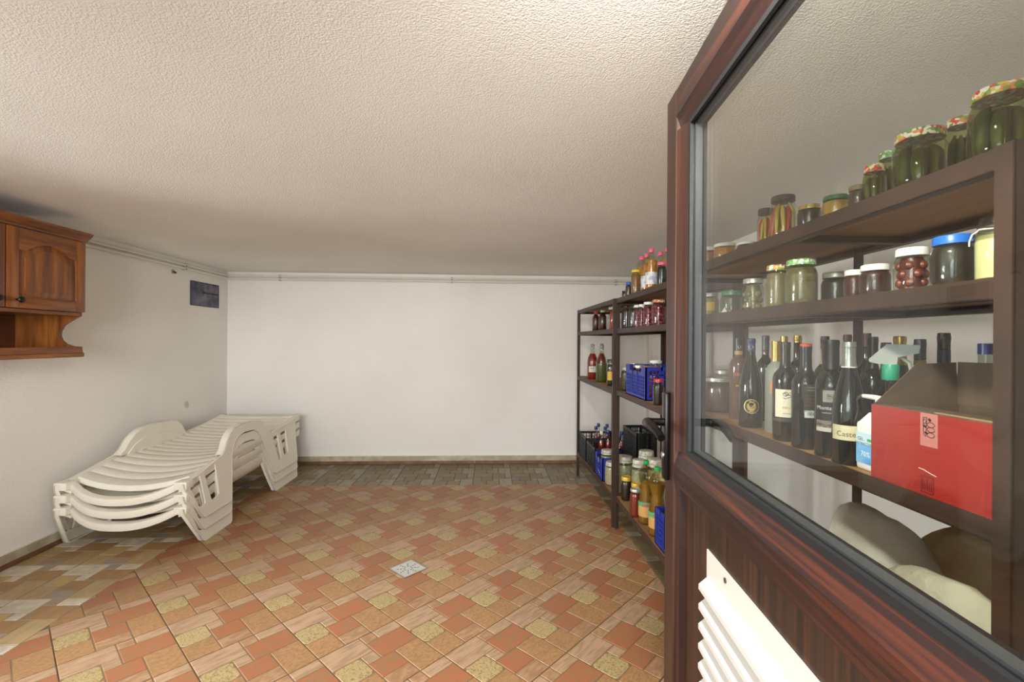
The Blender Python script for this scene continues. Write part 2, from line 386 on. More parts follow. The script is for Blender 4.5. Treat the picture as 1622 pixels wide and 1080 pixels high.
skirting('baseboard_right', 'painted skirting with brown tile strip behind the shelves', (XR, YB), (XR, YF), (-1, 0))

# ------------------------------------------------------------------ heating pipes under the ceiling
pipem = mat('pipe_white', '#dcd6c8', 0.35); clipm = mat('pipe_clip', '#cfc9bb', 0.5); darkm = mat('screw_dark', '#3a352f', 0.5)
for z, lab in ((2.026, 'upper white heating pipe under the ceiling, along the left and back walls'), (1.995, 'lower white heating pipe under the ceiling, along the left and back walls')):
    g = G(); k = 0.024; pts = [(XL+k, YF+0.02, z), (XL+k, YB-k-0.03, z), (XL+k+0.009, YB-k-0.009, z), (XL+k+0.03, YB-k, z), (XR-0.02, YB-k, z)]
    g.tube(pts, 0.0105, 10); tag(obj('heating_pipe', g, pipem), lab, 'pipe', 'heating pipes')
def pipe_clip(label, p, along):
    t = thing('pipe_clip', label, 'pipe clip', p, 0 if along == 'x' else PI/2, 'clips that hold the heating pipes')
    obj('clip_body', G().box((-0.009, -0.006, -0.034), (0.009, 0.0, 0.034)).box((-0.009, -0.037, -0.0305), (0.009, -0.006, -0.027)).box((-0.009, -0.037, 0.0005), (0.009, -0.006, 0.004)).box((-0.009, -0.037, 0.0285), (0.009, -0.006, 0.032)), clipm, t)
    for z in (-0.022, 0.008): obj('screw', G().cyl((0, -0.038, z), (0, -0.03, z), 0.004, 8), darkm, t)
pipe_clip('pipe clip on the back wall near the left corner', (-2.26, YB, 2.0105), 'x')
pipe_clip('pipe clip on the back wall, midway between the corners', (-0.42, YB, 2.0105), 'x')
pipe_clip('pipe clip on the back wall above the shelves', (1.40, YB, 2.0105), 'x')
pipe_clip('pipe clip on the left wall above the picture', (XL, 4.43, 2.0105), 'y')

# ------------------------------------------------------------------ the half-glazed door
wv = stripes('door_foil_upright', '#21110c', '#321b13', '#46281b', (55, 55, 1.2), 0.42, 0.0)
wh = stripes('door_foil_level', '#170b09', '#26110d', '#4d2313', (1.6, 60, 60), 0.42, 0.0)
wp = stripes('door_foil_panel', '#1c0f0a', '#2c1a10', '#442716', (70, 70, 0.8), 0.45, 0.0)
rub = mat('door_gasket', '#15171a', 0.45); alu = mat('spacer_aluminium', '#3c3f41', 0.5, 0.3)
pane = clear('door_glass', '#fcfdfc', 0.0, 0.5, 1.5)
hand = mat('handle_bronze', '#1b1716', 0.28, 0.75); steel = mat('lock_steel', '#b5b3ad', 0.3, 0.9); whitep = mat('grille_white', '#bfb9af', 0.45)
DPHI = math.radians(5.3); DWID = 1.03
door = bpy.data.objects.new('door_1', None); COL.objects.link(door); door.location = (0.459, 1.2, 0.0); door.rotation_euler = (0, 0, math.atan2(-math.cos(DPHI), -math.sin(DPHI)))
tag(door, 'dark wood-print door with glass above and a vented panel below, standing open on the right', kind='structure')
T0, ZT, ZB = 0.061, 1.968, 0.02
def rail_x(name, z0, z1, inner, m):       # level member; inner: -1 bead below, +1 bead above, 0 none
    prof = [(0.0, z0+0.002), (0.002, z0), (T0-0.002, z0), (T0, z0+0.002), (T0, z1-0.002), (T0-0.002, z1), (0.002, z1), (0.0, z1-0.002)]
    if inner == 1: prof = [(0.0, z0+0.002), (0.002, z0), (T0, z0), (T0, z1-0.03), (T0-0.012, z1), (0.014, z1), (0.0025, z1-0.032), (0.0, z1-0.036)]
    if inner == -1: prof = [(0.014, z0), (T0-0.012, z0), (T0, z0+0.03), (T0, z1), (0.002, z1), (0.0, z1-0.002), (0.0, z0+0.036), (0.0025, z0+0.032)]
    g = G(); n = len(prof); ta, tb = 0.076, DWID-0.076
    g.add([(ta, y, z) for y, z in prof]+[(tb, y, z) for y, z in prof], [tuple(range(n)), tuple(range(2*n-1, n-1, -1))]+[(i, (i+1) % n, (i+1) % n+n, i+n) for i in range(n)])
    return obj(name, g, m, door, angle=20)
def stile(name, t0, t1, s):
    g = G(); prof = [(t0, 0.002), (t0+0.002, 0.0), (t1-0.002, 0.0), (t1, 0.002), (t1, T0-0.002), (t1-0.002, T0), (t0+0.002, T0), (t0, T0-0.002)]; n = len(prof)
    g.add([(a, b, ZB) for a, b in prof]+[(a, b, ZT) for a, b in prof], [tuple(range(n)), tuple(range(2*n-1, n-1, -1))]+[(i, (i+1) % n, (i+1) % n+n, i+n) for i in range(n)])
    return obj(name, g, wv, door, angle=20)
def bead(name, t_out, t_in, z0, z1):
    g = G(); prof = [(t_out, 0.0025), (t_in, 0.014), (t_in, T0-0.012), (t_out, T0)]
    g.add([(a, b, z0) for a, b in prof]+[(a, b, z1) for a, b in prof], [(0,1,2,3), (7,6,5,4)]+[(i, (i+1) % 4, (i+1) % 4+4, i+4) for i in range(4)])
    return obj(name, g, wv, door, flat=True)
stile('stile', 0.0, 0.076, 1); stile('stile', DWID-0.076, DWID, -1)
GT0, GT1, GZ0, GZ1 = 0.132, DWID-0.132, 1.088, 1.866
rail_x('top_rail', GZ1, ZT, -1, wh); rail_x('middle_rail', 1.004, GZ0, 1, wh); rail_x('bottom_rail', ZB, 0.14, 0, wh)
bead('glazing_bead', 0.076, GT0, GZ0, GZ1); bead('glazing_bead', DWID-0.076, GT1, GZ0, GZ1)
obj('lower_panel', G().box((0.08, 0.020, 0.138), (DWID-0.08, 0.044, 1.006)), wp, door, flat=True)
g = G()
for (a, b, c, d) in ((0.076, 0.132, 0.112, 0.125), (DWID-0.132, 0.14, DWID-0.076, 0.15)): pass
obj('panel_bead', G().box((0.076, 0.006, 0.14), (0.104, 0.02, 1.004)).box((DWID-0.104, 0.006, 0.14), (DWID-0.076, 0.02, 1.004)).box((0.104, 0.006, 0.14), (DWID-0.104, 0.02, 0.168)), wv, door, flat=True)
def ring(name, w, ya, yb, m, t0=GT0, t1=GT1, z0=GZ0, z1=GZ1):
    g = G(); g.box((t0, ya, z0), (t0+w, yb, z1)).box((t1-w, ya, z0), (t1, yb, z1)).box((t0+w, ya, z0), (t1-w, yb, z0+w)).box((t0+w, ya, z1-w), (t1-w, yb, z1))
    return obj(name, g, m, door, flat=True)
ring('gasket', 0.011, 0.012, 0.0195, rub); ring('gasket', 0.011, 0.0435, 0.051, rub); ring('spacer_bar', 0.014, 0.0238, 0.0392, alu)
for ya in (0.0197, 0.0394): obj('glass_pane', G().box((GT0+0.002, ya, GZ0+0.002), (GT1-0.002, ya+0.004, GZ1-0.002)), pane, door, flat=True)
def handle(sgn, yface):
    """back plate, neck and lever; sgn -1 = room side facing the camera, +1 = far side"""
    p = obj('handle_plate', G().cbox((0.010, min(yface, yface+sgn*0.013), 1.001), (0.044, max(yface, yface+sgn*0.013), 1.222), 0.005), hand, door)
    pts = [(0.027, yface+sgn*0.008, 1.146), (0.027, yface+sgn*0.040, 1.146), (0.030, yface+sgn*0.052, 1.146), (0.042, yface+sgn*0.058, 1.147), (0.08, yface+sgn*0.056, 1.145), (0.12, yface+sgn*0.052, 1.139), (0.148, yface+sgn*0.05, 1.129)]
    g = G(); 
    g.tube(pts, [0.010, 0.010, 0.0115, 0.012, 0.0115, 0.0105, 0.009], 12)
    obj('lever', g, hand, p)
    obj('lock_cylinder', G().cyl((0.027, yface+sgn*0.010, 1.062), (0.027, yface+sgn*0.0165, 1.062), 0.008, 14), steel, p)
handle(-1, 0.0); handle(1, T0)
# ventilation grille on the lower panel
gr = obj('vent_grille', G().prism([(0.25, 0.44), (0.80, 0.44), (0.80, 0.922), (0.25, 0.922)], lambda a, b, t: (a, t, b), 0.0165, 0.0195,
         holes=[[(0.27, 0.462), (0.27, 0.875), (0.78, 0.875), (0.78, 0.462)]]), whitep, door, flat=True)
for t in (0.345, 0.705):
    for z in (0.905, 0.452): obj('screw', G().cyl((t, 0.0145, z), (t, 0.0168, z), 0.005, 10), darkm, gr)
sl = G(); prof = [(0.020, 0.0), (-0.004, -0.021), (-0.004, -0.031), (-0.0005, -0.031), (-0.0005, -0.0225), (0.020, -0.005)]
sl.add([(0.262, y, z) for y, z in prof]+[(0.788, y, z) for y, z in prof], [(0,1,4,5), (1,2,3,4), (11,10,7,6), (10,9,8,7)]+[(i, (i+1) % 6, (i+1) % 6+6, i+6) for i in range(6)])
s0 = obj('slat', sl, whitep, gr, (0, 0, 0.876), flat=True)
for k in range(1, 11):
    c = s0.copy(); COL.objects.link(c); c.parent = gr; c.location = (0, 0, 0.876-0.0405*k)

# ------------------------------------------------------------------ spotlight on the ceiling just inside the doorway (above the camera)
LD = Vector((0.38, 0.52, -0.76)).normalized(); LP = Vector((0.14, 0.40, ZC-0.085))
lamp = thing('ceiling_spotlight', 'white ceiling spotlight just inside the doorway', 'lamp', (LP.x, LP.y, ZC))
obj('base', G().lathe([(0.045, -0.015), (0.045, 0.0)], 24), wf, lamp)
obj('arm', G().cyl((0, 0, -0.012), (0, 0, -0.06), 0.008, 10), wf, lamp)
c0 = Vector((0, 0, -0.085)); obj('head', G().tube([c0-LD*0.06, c0-LD*0.055, c0-LD*0.012], [0.03, 0.055, 0.062], 20), wf, lamp)
obj('bulb', G().cyl(c0-LD*0.012, c0-LD*0.006, 0.056, 20), mat('bulb_glow', '#fff2dd', 0.4, emit=('#fff0d8', 12.0)), lamp)
ll = bpy.data.lights.new('lamp_light', 'AREA'); ll.shape = 'DISK'; ll.size = 0.11; ll.energy = 30; ll.color = (1.0, 0.95, 0.87)
lo_ = bpy.data.objects.new('lamp_light', ll); COL.objects.link(lo_); lo_.location = LP; lo_.rotation_euler = LD.to_track_quat('-Z', 'Y').to_euler()
# ================================================================== STEEL SHELF UNITS
iron = mat('shelf_paint', '#3f2b22', 0.5, var=('#33231c', 8, 4, 0.4, 0.65), bump=(60, 0.1, 0.001))
def board_mat(name, c1, c2, c3):
    m = stripes(name, c1, c2, c3, (6, 1.1, 6), 0.6, 0.0); return m
osb = board_mat('shelf_board', '#7f5c38', '#a17a4c', '#b98f5d')
def shelf_unit(label, near, far, depth, heights, mid=None, backpost=None):
    L = math.hypot(far[0]-near[0], far[1]-near[1]); rz = -math.atan2(far[0]-near[0], far[1]-near[1])
    root = thing('shelf_unit', label, 'shelf', (near[0], near[1], 0), rz, 'steel shelf units along the right wall')
    W, T = 0.030, 0.003; ztop = heights[0]+0.004
    def post(x, sx, y, sy, name='post'):
        g = G().box((min(x, x+sx*T), min(y, y+sy*W), 0), (max(x, x+sx*T), max(y, y+sy*W), ztop))
        g.box((min(x, x+sx*W), min(y, y+sy*T), 0), (max(x, x+sx*W), max(y, y+sy*T), ztop)); obj(name, g, iron, root, flat=True)
    post(0, 1, 0, 1); post(0, 1, L, -1); post(depth, -1, 0, 1); post(depth, -1, L, -1)
    if backpost: post(depth, -1, backpost, 1)
    for h in heights:
        g = G(); a = T; lh = 0.034
        for x, s in ((0.0005, 1), (depth-0.0005, -1)):
            g.box((min(x, x+s*T), 0.004, h-lh), (max(x, x+s*T), L-0.004, h+0.002)); g.box((min(x, x+s*0.026), 0.004, h-lh), (max(x, x+s*0.026), L-0.004, h-lh+T))
        for y, s in ((0.0035, 1), (L-0.0035, -1)):
            g.box((0.004, min(y, y+s*T), h-lh), (depth-0.004, max(y, y+s*T), h+0.002)); g.box((0.004, min(y, y+s*0.026), h-lh), (depth-0.004, max(y, y+s*0.026), h-lh+T))
        fr = obj('shelf_frame', g, iron, root, flat=True)
        if mid: obj('crossbar', G().box((0.026, mid-0.012, h-lh), (depth-0.026, mid+0.012, h-0.0155)), iron, fr, flat=True)
        for ya, yb in (((0.008, mid-0.001), (mid+0.001, L-0.008)) if mid else ((0.008, L-0.008),)):
            obj('board', G().box((0.0045, ya, h-0.015), (depth-0.0045, yb, h)), osb, fr, flat=True)
    return root
HA = (1.66, 1.442, 1.0, 0.235); HC = (1.66, 1.455, 1.067, 0.235)
shelf_unit('brown steel shelf unit farthest from the door, in the corner by the back wall', (0.897, 3.358), (0.883, 4.690), 0.385, HA)
shelf_unit('brown steel shelf unit in the middle, half hidden by the edge of the door', (0.905, 2.322), (0.912, 3.350), 0.36, HA)
shelf_unit('brown steel shelf unit seen through the glass of the door', (0.80, 0.678), (0.84, 2.13), 0.345, HC, mid=0.575, backpost=0.74)

# ================================================================== SUN LOUNGERS
plast = mat('lounger_plastic', '#f1ebdb', 0.4, spec=0.4, var=('#ece5d3', 3, 3, 0.4, 0.7))
HW = 0.402                                   # half width
def seat_z(y):                               # edge height of the lying surface along the length (local y from the front)
    for (a, za), (b, zb) in zip(SEAT, SEAT[1:]):
        if y <= b: return za+(zb-za)*(y-a)/(b-a)
    return SEAT[-1][1]
SEAT = [(0.0, 0.265), (0.12, 0.288), (0.45, 0.335), (1.15, 0.352), (1.45, 0.375), (1.80, 0.425)]
def flare(z): return 0.20*(0.262-z) if z < 0.262 else 0.10*(0.262-z)      # the sides spread towards the floor so that loungers nest
def sag(y): return 0.056-0.030*min(1, max(0, y/0.55))-0.02*min(1, max(0, (y-1.0)/0.75))
def build_lounger(label):
    root = thing('sun_lounger', label, 'sun lounger', (-2.34, 3.13, 0.0), 0.0, 'stacked sun loungers')
    # side panels with the two legs, the arch between them and the raised arm
    outer = [(-0.05, 0.262), (-0.045, 0.225), (0.075, 0.012), (0.09, 0.0), (0.40, 0.0), (0.42, 0.010), (0.475, 0.16), (0.515, 0.30), (0.555, 0.385), (0.62, 0.430), (0.72, 0.447), (0.86, 0.440),
             (0.94, 0.405), (0.99, 0.33), (1.05, 0.17), (1.115, 0.012), (1.135, 0.0), (1.575, 0.0), (1.595, 0.012), (1.665, 0.30), (1.70, 0.395), (1.66, 0.405), (1.42, 0.370), (1.20, 0.352),
             (1.135, 0.365), (1.10, 0.405), (1.06, 0.452), (1.0, 0.490), (0.90, 0.508), (0.72, 0.514), (0.60, 0.505), (0.53, 0.475), (0.48, 0.43), (0.44, 0.372), (0.40, 0.345), (0.12, 0.285)]
    def slot(*q):                            # four corners, rounded
        out = []
        for i in range(4):
            p, a, b = Vector(q[i]), Vector(q[i-1]), Vector(q[(i+1) % 4]); c = 0.02
            pa = p+(a-p).normalized()*c; pb = p+(b-p).normalized()*c
            out += [tuple(pa), tuple(p*0.5+(pa+pb)*0.25), tuple(pb)]
        return out
    holes = [slot((0.052, 0.078), (0.125, 0.082), (0.118, 0.278), (-0.012, 0.256)), slot((0.188, 0.078), (0.285, 0.092), (0.300, 0.308), (0.165, 0.288)), slot((1.225, 0.09), (1.275, 0.10), (1.28, 0.32), (1.19, 0.318)), slot((1.34, 0.105), (1.435, 0.12), (1.45, 0.345), (1.335, 0.335))]
    for s in (-1, 1):
        pan = obj('side_panel', G().prism(outer, lambda a, b, t: (s*(HW-0.014+t+flare(b)), a, b), 0.0, 0.010, holes=holes), plast, root, angle=30)
        # rolled edge running round the legs and over the arm
        loop = outer[1:21]; g = G()
        def band(path, inw):
            pts = []; n = len(path); vs = []
            for i, (a, b) in enumerate(path):
                x = HW-0.003+flare(b)
                vs += [(s*x, a, b), (s*(x-inw), a, b)]
                ta = path[min(i+1, n-1)][0]-path[max(i-1, 0)][0]; tb = path[min(i+1, n-1)][1]-path[max(i-1, 0)][1]; l = math.hypot(ta, tb) or 1
                na, nb = -tb/l*0.006, ta/l*0.006
                vs += [(s*(x-inw), a+na, b+nb), (s*x, a+na, b+nb)]
            fs = [(i*4+k, i*4+(k+1) % 4, i*4+4+(k+1) % 4, i*4+4+k) for i in range(n-1) for k in range(4)]+[(0,1,2,3), (4*n-1, 4*n-2, 4*n-3, 4*n-4)]
            g.add(vs, fs)
        band(outer[0:6], 0.035); band(outer[5:16], 0.035); band(outer[15:21], 0.035); band(outer[24:35][::-1][::-1], 0.055)
        obj('rolled_edge', g, plast, pan, angle=50)
        arm = [(0.40, 0.335), (1.16, 0.345), (1.135, 0.365), (1.10, 0.402), (1.06, 0.449), (1.0, 0.487), (0.90, 0.505), (0.72, 0.511), (0.60, 0.502), (0.53, 0.472), (0.48, 0.427), (0.44, 0.369)]
        obj('arm_inside', G().prism(arm, lambda a, b, t: (s*(HW-0.060+t+flare(b)), a, b), 0.0, 0.006), plast, pan, angle=30)
    # seat rails under the slats
    for s in (-1, 1):
        g = G(); n = 24; vs = []
        for i in range(n+1):
            y = 0.0+1.78*i/n; z = seat_z(y)
            vs += [(s*(HW-0.07), y, z-0.012), (s*(HW-0.012), y, z+0.003), (s*(HW-0.012), y, z-0.05), (s*(HW-0.062), y, z-0.11 if 0.4 < y < 1.2 else z-0.07), (s*(HW-0.07), y, z-0.11 if 0.4 < y < 1.2 else z-0.07)]
        g.add(vs, [(i*5+k, i*5+(k+1) % 5, i*5+5+(k+1) % 5, i*5+5+k) for i in range(n) for k in range(5)]+[(0,1,2,3,4), tuple(n*5+k for k in (4,3,2,1,0))])
        obj('seat_rail', g, plast, root, angle=40)
    # curved slats
    wi = HW-0.05; y = 0.066; k = 0
    while y < 1.74:
        d = 0.098 if k == 0 else 0.084; y2 = min(y+d, 1.785); g = G(); n = 10; vs = []
        for i in range(n+1):
            x = -wi+2*wi*i/n; q = (1-(x/wi)**2)
            for a, dz in ((y, -0.006), (y+0.012, 0.0), (y2-0.01, 0.001), (y2, -0.004), (y2, -0.018), (y, -0.018)):
                f = 0.035*q*max(0, 1-y/0.9)          # slats bow towards the front
                vs.append((x, a-f, seat_z(a)-sag(a)*q+dz-(0.012 if k == 0 and a == y else 0)))
        g.add(vs, [(i*6+j, i*6+(j+1) % 6, i*6+6+(j+1) % 6, i*6+6+j) for i in range(n) for j in range(6)]+[tuple(range(6)), tuple(n*6+j for j in range(5, -1, -1))])
        obj('slat', g, plast, root, angle=40); y = y2+0.010; k += 1
    # front rim, bowed down and forward, with corner blocks
    g = G(); n = 20; vs = []
    for i in range(n+1):
        x = -(HW-0.055)+2*(HW-0.055)*i/n; e = abs(x)/(HW-0.055); q = 1-e**2.4
        yy = 0.015-0.085*q; zz = 0.268-0.086*q
        vs += [(x, yy, zz+0.004), (x, yy-0.012, zz-0.001), (x, yy-0.016, zz-0.022), (x, yy-0.012, zz-0.044), (x, yy+0.003, zz-0.046), (x, yy+0.006, zz-0.008), (x, yy+0.03, zz+0.001), (x, yy+0.028, zz+0.006)]
    g.add(vs, [(i*8+j, i*8+(j+1) % 8, i*8+8+(j+1) % 8, i*8+8+j) for i in range(n) for j in range(8)]+[tuple(range(8)), tuple(n*8+j for j in range(7, -1, -1))])
    obj('front_rim', g, plast, root, angle=45)
    for s in (-1, 1):
        xa, xb = sorted((s*(HW-0.075), s*(HW+0.008))); obj('corner_block', G().cbox((xa, -0.045, 0.222), (xb, 0.04, 0.274), 0.012), plast, root)
    return root
lo = build_lounger('cream plastic sun lounger standing on the floor, lowest of the stack of three')
l2 = copy_tree(lo); l2.location.z = 0.079; l2['label'] = 'cream plastic sun lounger in the middle of the stack of three'
l3 = copy_tree(lo); l3.location.z = 0.158; l3['label'] = 'cream plastic sun lounger on top of the stack of three'

# ================================================================== WALL CABINET
oak = stripes('oak_upright', '#5f3310', '#7f4818', '#995d25', (26, 26, 2.4), 0.4, 0.3)
oakh = stripes('oak_level', '#5c300f', '#7d4617', '#985b24', (26, 2.4, 26), 0.4, 0.3)
oakd = mat('oak_inside', '#5a2d12', 0.6, var=('#6d3a17', (20, 3, 20), 4, 0.4, 0.6)); knobm = mat('knob_dark', '#241b16', 0.35, 0.4)
CX0, CX1, CY0, CY1 = XL, -2.44, 1.985, 2.925
cab = thing('wall_cabinet', 'oak wall cabinet with arched doors and an open shelf, hung on the left wall', 'cabinet', (CX0, CY0, 1.237))
def CB(x, y, z): return (x-CX0, y-CY0, z-1.237)
def side(y0, y1):
    sc = [(CX1-0.004, 1.482), (CX1-0.020, 1.472), (CX1-0.055, 1.452), (CX1-0.095, 1.425), (CX1-0.115, 1.392), (CX1-0.118, 1.362), (CX1-0.108, 1.335), (CX1-0.082, 1.314), (CX1-0.045, 1.302), (CX1-0.004, 1.298)]
    poly = [(CX0+0.002, 1.262), (CX0+0.002, 1.925), (CX1-0.004, 1.925)]+sc+[(CX1-0.004, 1.262)]
    obj('side_board', G().prism(poly, lambda a, b, t: CB(a, t, b), y0, y1), oak, cab, angle=30)
side(CY1-0.018, CY1); side(CY0, CY0+0.018)
obj('back_board', G().box(CB(CX0+0.002, CY0+0.018, 1.262), CB(CX0+0.010, CY1-0.018, 1.925)), oakd, cab, flat=True)
obj('top_board', G().box(CB(CX0+0.010, CY0+0.018, 1.905), CB(CX1-0.004, CY1-0.018, 1.925)), oakh, cab, flat=True)
obj('middle_board', G().box(CB(CX0+0.010, CY0+0.018, 1.482), CB(CX1-0.002, CY1-0.018, 1.500)), oakh, cab, flat=True)
bs = [(CX0+0.002, 1.237), (CX1+0.002, 1.237), (CX1+0.008, 1.243), (CX1+0.008, 1.258), (CX1, 1.264), (CX1, 1.268), (CX1-0.004, 1.298), (CX1-0.022, 1.298), (CX1-0.022, 1.262), (CX0+0.002, 1.262)]
obj('bottom_shelf', G().prism(bs, lambda a, b, t: CB(a, t, b), CY0, CY1+0.004), oakh, cab, angle=25)
cr = [(CX0+0.002, 1.925), (CX1+0.004, 1.925), (CX1+0.006, 1.935), (CX1+0.014, 1.944), (CX1+0.022, 1.950), (CX1+0.034, 1.963), (CX1+0.038, 1.968), (CX1+0.038, 1.976), (CX0+0.002, 1.976)]
obj('crown_moulding', G().prism(cr, lambda a, b, t: CB(a, t, b), CY0-0.03, CY1+0.028), oakh, cab, angle=25)
def cab_door(y0, y1, knob_far):
    z0, z1 = 1.503, 1.917; xf = CX1-0.002; w = 0.062
    dr = obj('door', G().box(CB(xf, y0, z0), CB(xf+0.010, y1, z1)), oak, cab, flat=True)
    def pl(a, b, t): return CB(xf+t, a, b)
    for a, b in ((y0, y0+w), (y1-w, y1)): obj('stile', G().cbox(CB(xf+0.010, a, z0), CB(xf+0.021, b, z1), 0.003), oak, dr)
    obj('bottom_rail', G().cbox(CB(xf+0.010, y0+w, z0), CB(xf+0.021, y1-w, z0+w), 0.003), oakh, dr)
    ya, yb = y0+w, y1-w; n = 14
    def arch(f): return 0.0 if f < 0.12 or f > 0.88 else 0.052*math.sin(PI*(f-0.12)/0.76)**0.8
    low = [(ya+(yb-ya)*i/n, z1-w-0.052+arch(i/n)) for i in range(n+1)]
    obj('top_rail', G().prism([(ya, z1)]+low+[(yb, z1)], pl, 0.010, 0.021), oakh, dr, angle=30)
    mg = 0.034; pa, pb = ya+mg, yb-mg
    pan = [(pa, z0+w+mg), (pb, z0+w+mg)]+[(pb-(pb-pa)*i/n, z1-w-0.052-mg+arch(1-i/n)) for i in range(n+1)]
    g = G().prism(pan, pl, 0.0125, 0.0195)
    ob = [(ya+0.006, z0+w+0.006), (yb-0.006, z0+w+0.006)]+[((yb-0.006)-(yb-ya-0.012)*i/n, z1-w-0.052-0.006+arch(1-i/n)) for i in range(n+1)]
    m = len(ob); g.add([pl(a, b, 0.0102) for a, b in ob]+[pl(a, b, 0.016) for a, b in pan], [(i, (i+1) % m, (i+1) % m+m, i+m) for i in range(m)])
    obj('raised_panel', g, oak, dr, angle=20)
    ky = y1-0.05 if knob_far else y0+0.05
    kb = G().lathe([(0.006, 0), (0.006, 0.012), (0.014, 0.018), (0.017, 0.024), (0.014, 0.031), (0.0, 0.034)], 16)
    kv = [(CB(xf+0.021, ky, z0+0.042)[0]+z, CB(0, ky, 0)[1]+x, CB(0, 0, z0+0.042)[2]+y) for x, y, z in kb.v]; kb.v = kv
    obj('knob', kb, knobm, dr)
    for z in (1.86, 1.56): obj('hinge', G().cyl(CB(xf+0.008, (y0-0.002 if knob_far else y1+0.002), z-0.03), CB(xf+0.008, (y0-0.002 if knob_far else y1+0.002), z+0.03), 0.006, 10), knobm, dr)
cab_door(2.463, 2.920, False); cab_door(1.998, 2.455, True)

# ================================================================== SMALL THINGS ON THE WALLS AND FLOOR
pic = thing('picture', 'small picture of a bare tree in blue dusk, hung sideways on the left wall', 'picture', (XL, 4.535, 1.668))
pm = stripes('picture_print', '#2b2d44', '#55556e', '#77737c', (6, 7, 9), 0.45, 0.0)
obj('print', G().prism([(0, 0), (0.462, 0.006), (0.46, 0.236), (0, 0.232)], lambda a, b, t: (t, a, b), 0.001, 0.006), pm, pic, flat=True)
dk = mat('picture_tree', '#1f1714', 0.6)
g = G().box((0.006, 0.20, 0.128), (0.0068, 0.445, 0.142)).box((0.006, 0.445, 0.02), (0.0068, 0.456, 0.215))
for dy, dz in ((-0.07, 0.05), (-0.09, 0.02), (-0.1, -0.015), (-0.08, -0.05), (-0.05, 0.075)):
    g.add([(0.0068, 0.21, 0.13), (0.0068, 0.21, 0.14), (0.0068, 0.21+dy, 0.135+dz)], [(0, 1, 2)])
obj('tree', g, dk, pic, flat=True)
obj('frame', G().box((0.006, 0.0, 0.0), (0.0075, 0.006, 0.232)).box((0.006, 0.006, 0.226), (0.0075, 0.46, 0.233)).box((0.006, 0.006, 0.0), (0.0075, 0.46, 0.006)), dk, pic, flat=True)
hk = thing('cable_stub', 'short brown cable stub sticking out of the left wall under the pipes', 'cable', (XL, 4.29, 1.946))
obj('rosette', G().lathe([(0.02, 0), (0.02, 0.004), (0.012, 0.008), (0.0, 0.009)], 14), mat('rosette', '#b7ab98', 0.6), hk, rot=(0, PI/2, 0))
obj('stub', G().cyl((0.006, 0, 0), (0.03, 0, -0.012), 0.011, 10, r2=0.009), mat('stub_brown', '#5b4633', 0.6), hk)
dr = thing('floor_drain', 'square perforated metal floor drain set among the terracotta tiles', 'drain', (-0.473, 2.792, 0.0005), PI/4)
dm = mat('drain_steel', '#c3c0b8', 0.45, 0.25); dh = mat('drain_hole_shade', '#0d0d0d', 0.9)
holes = []
for a in range(8):
    for r in (0.024, 0.041, 0.058):
        aa = a*PI/4+0.2; cx, cy = r*math.cos(aa), r*math.sin(aa); holes.append([(cx+0.006*math.cos(-k*PI/4), cy+0.006*math.sin(-k*PI/4)) for k in range(8)])
h = 0.082
obj('grate', G().prism([(-h+.007, -h+.007), (h-.007, -h+.007), (h-.007, h-.007), (-h+.007, h-.007)], lambda a, b, t: (a, b, t), 0.0005, 0.0025, holes=holes), dm, dr, flat=True)
obj('frame', G().prism([(-h, -h), (h, -h), (h, h), (-h, h)], lambda a, b, t: (a, b, t), 0.0, 0.0035, holes=[[(-h+.005, -h+.005), (-h+.005, h-.005), (h-.005, h-.005), (h-.005, -h+.005)]]), steel, dr, flat=True)
obj('hole_shade', G().box((-h+.004, -h+.004, -0.0004), (h-.004, h-.004, 0.0003)), dh, dr, flat=True)  # flat black sheet standing in for the shade inside the grate holes
wl = bpy.data.objects['wall_left']
g = G(); rg = random.Random(4); n = 18; ring_ = [(0.032*rg.uniform(.75, 1.2)*math.cos(2*PI*k/n), 0.036*rg.uniform(.75, 1.2)*math.sin(2*PI*k/n)) for k in range(n)]
g.add([(XL+0.0012, 4.50, 0.737)]+[(XL+0.0006, 4.50+a, 0.737+b) for a, b in ring_], [(0, 1+k, 1+(k+1) % n) for k in range(n)])
obj('smudge', g, mat('wall_smudge', '#cbc5bb', 0.9), wl, flat=True)
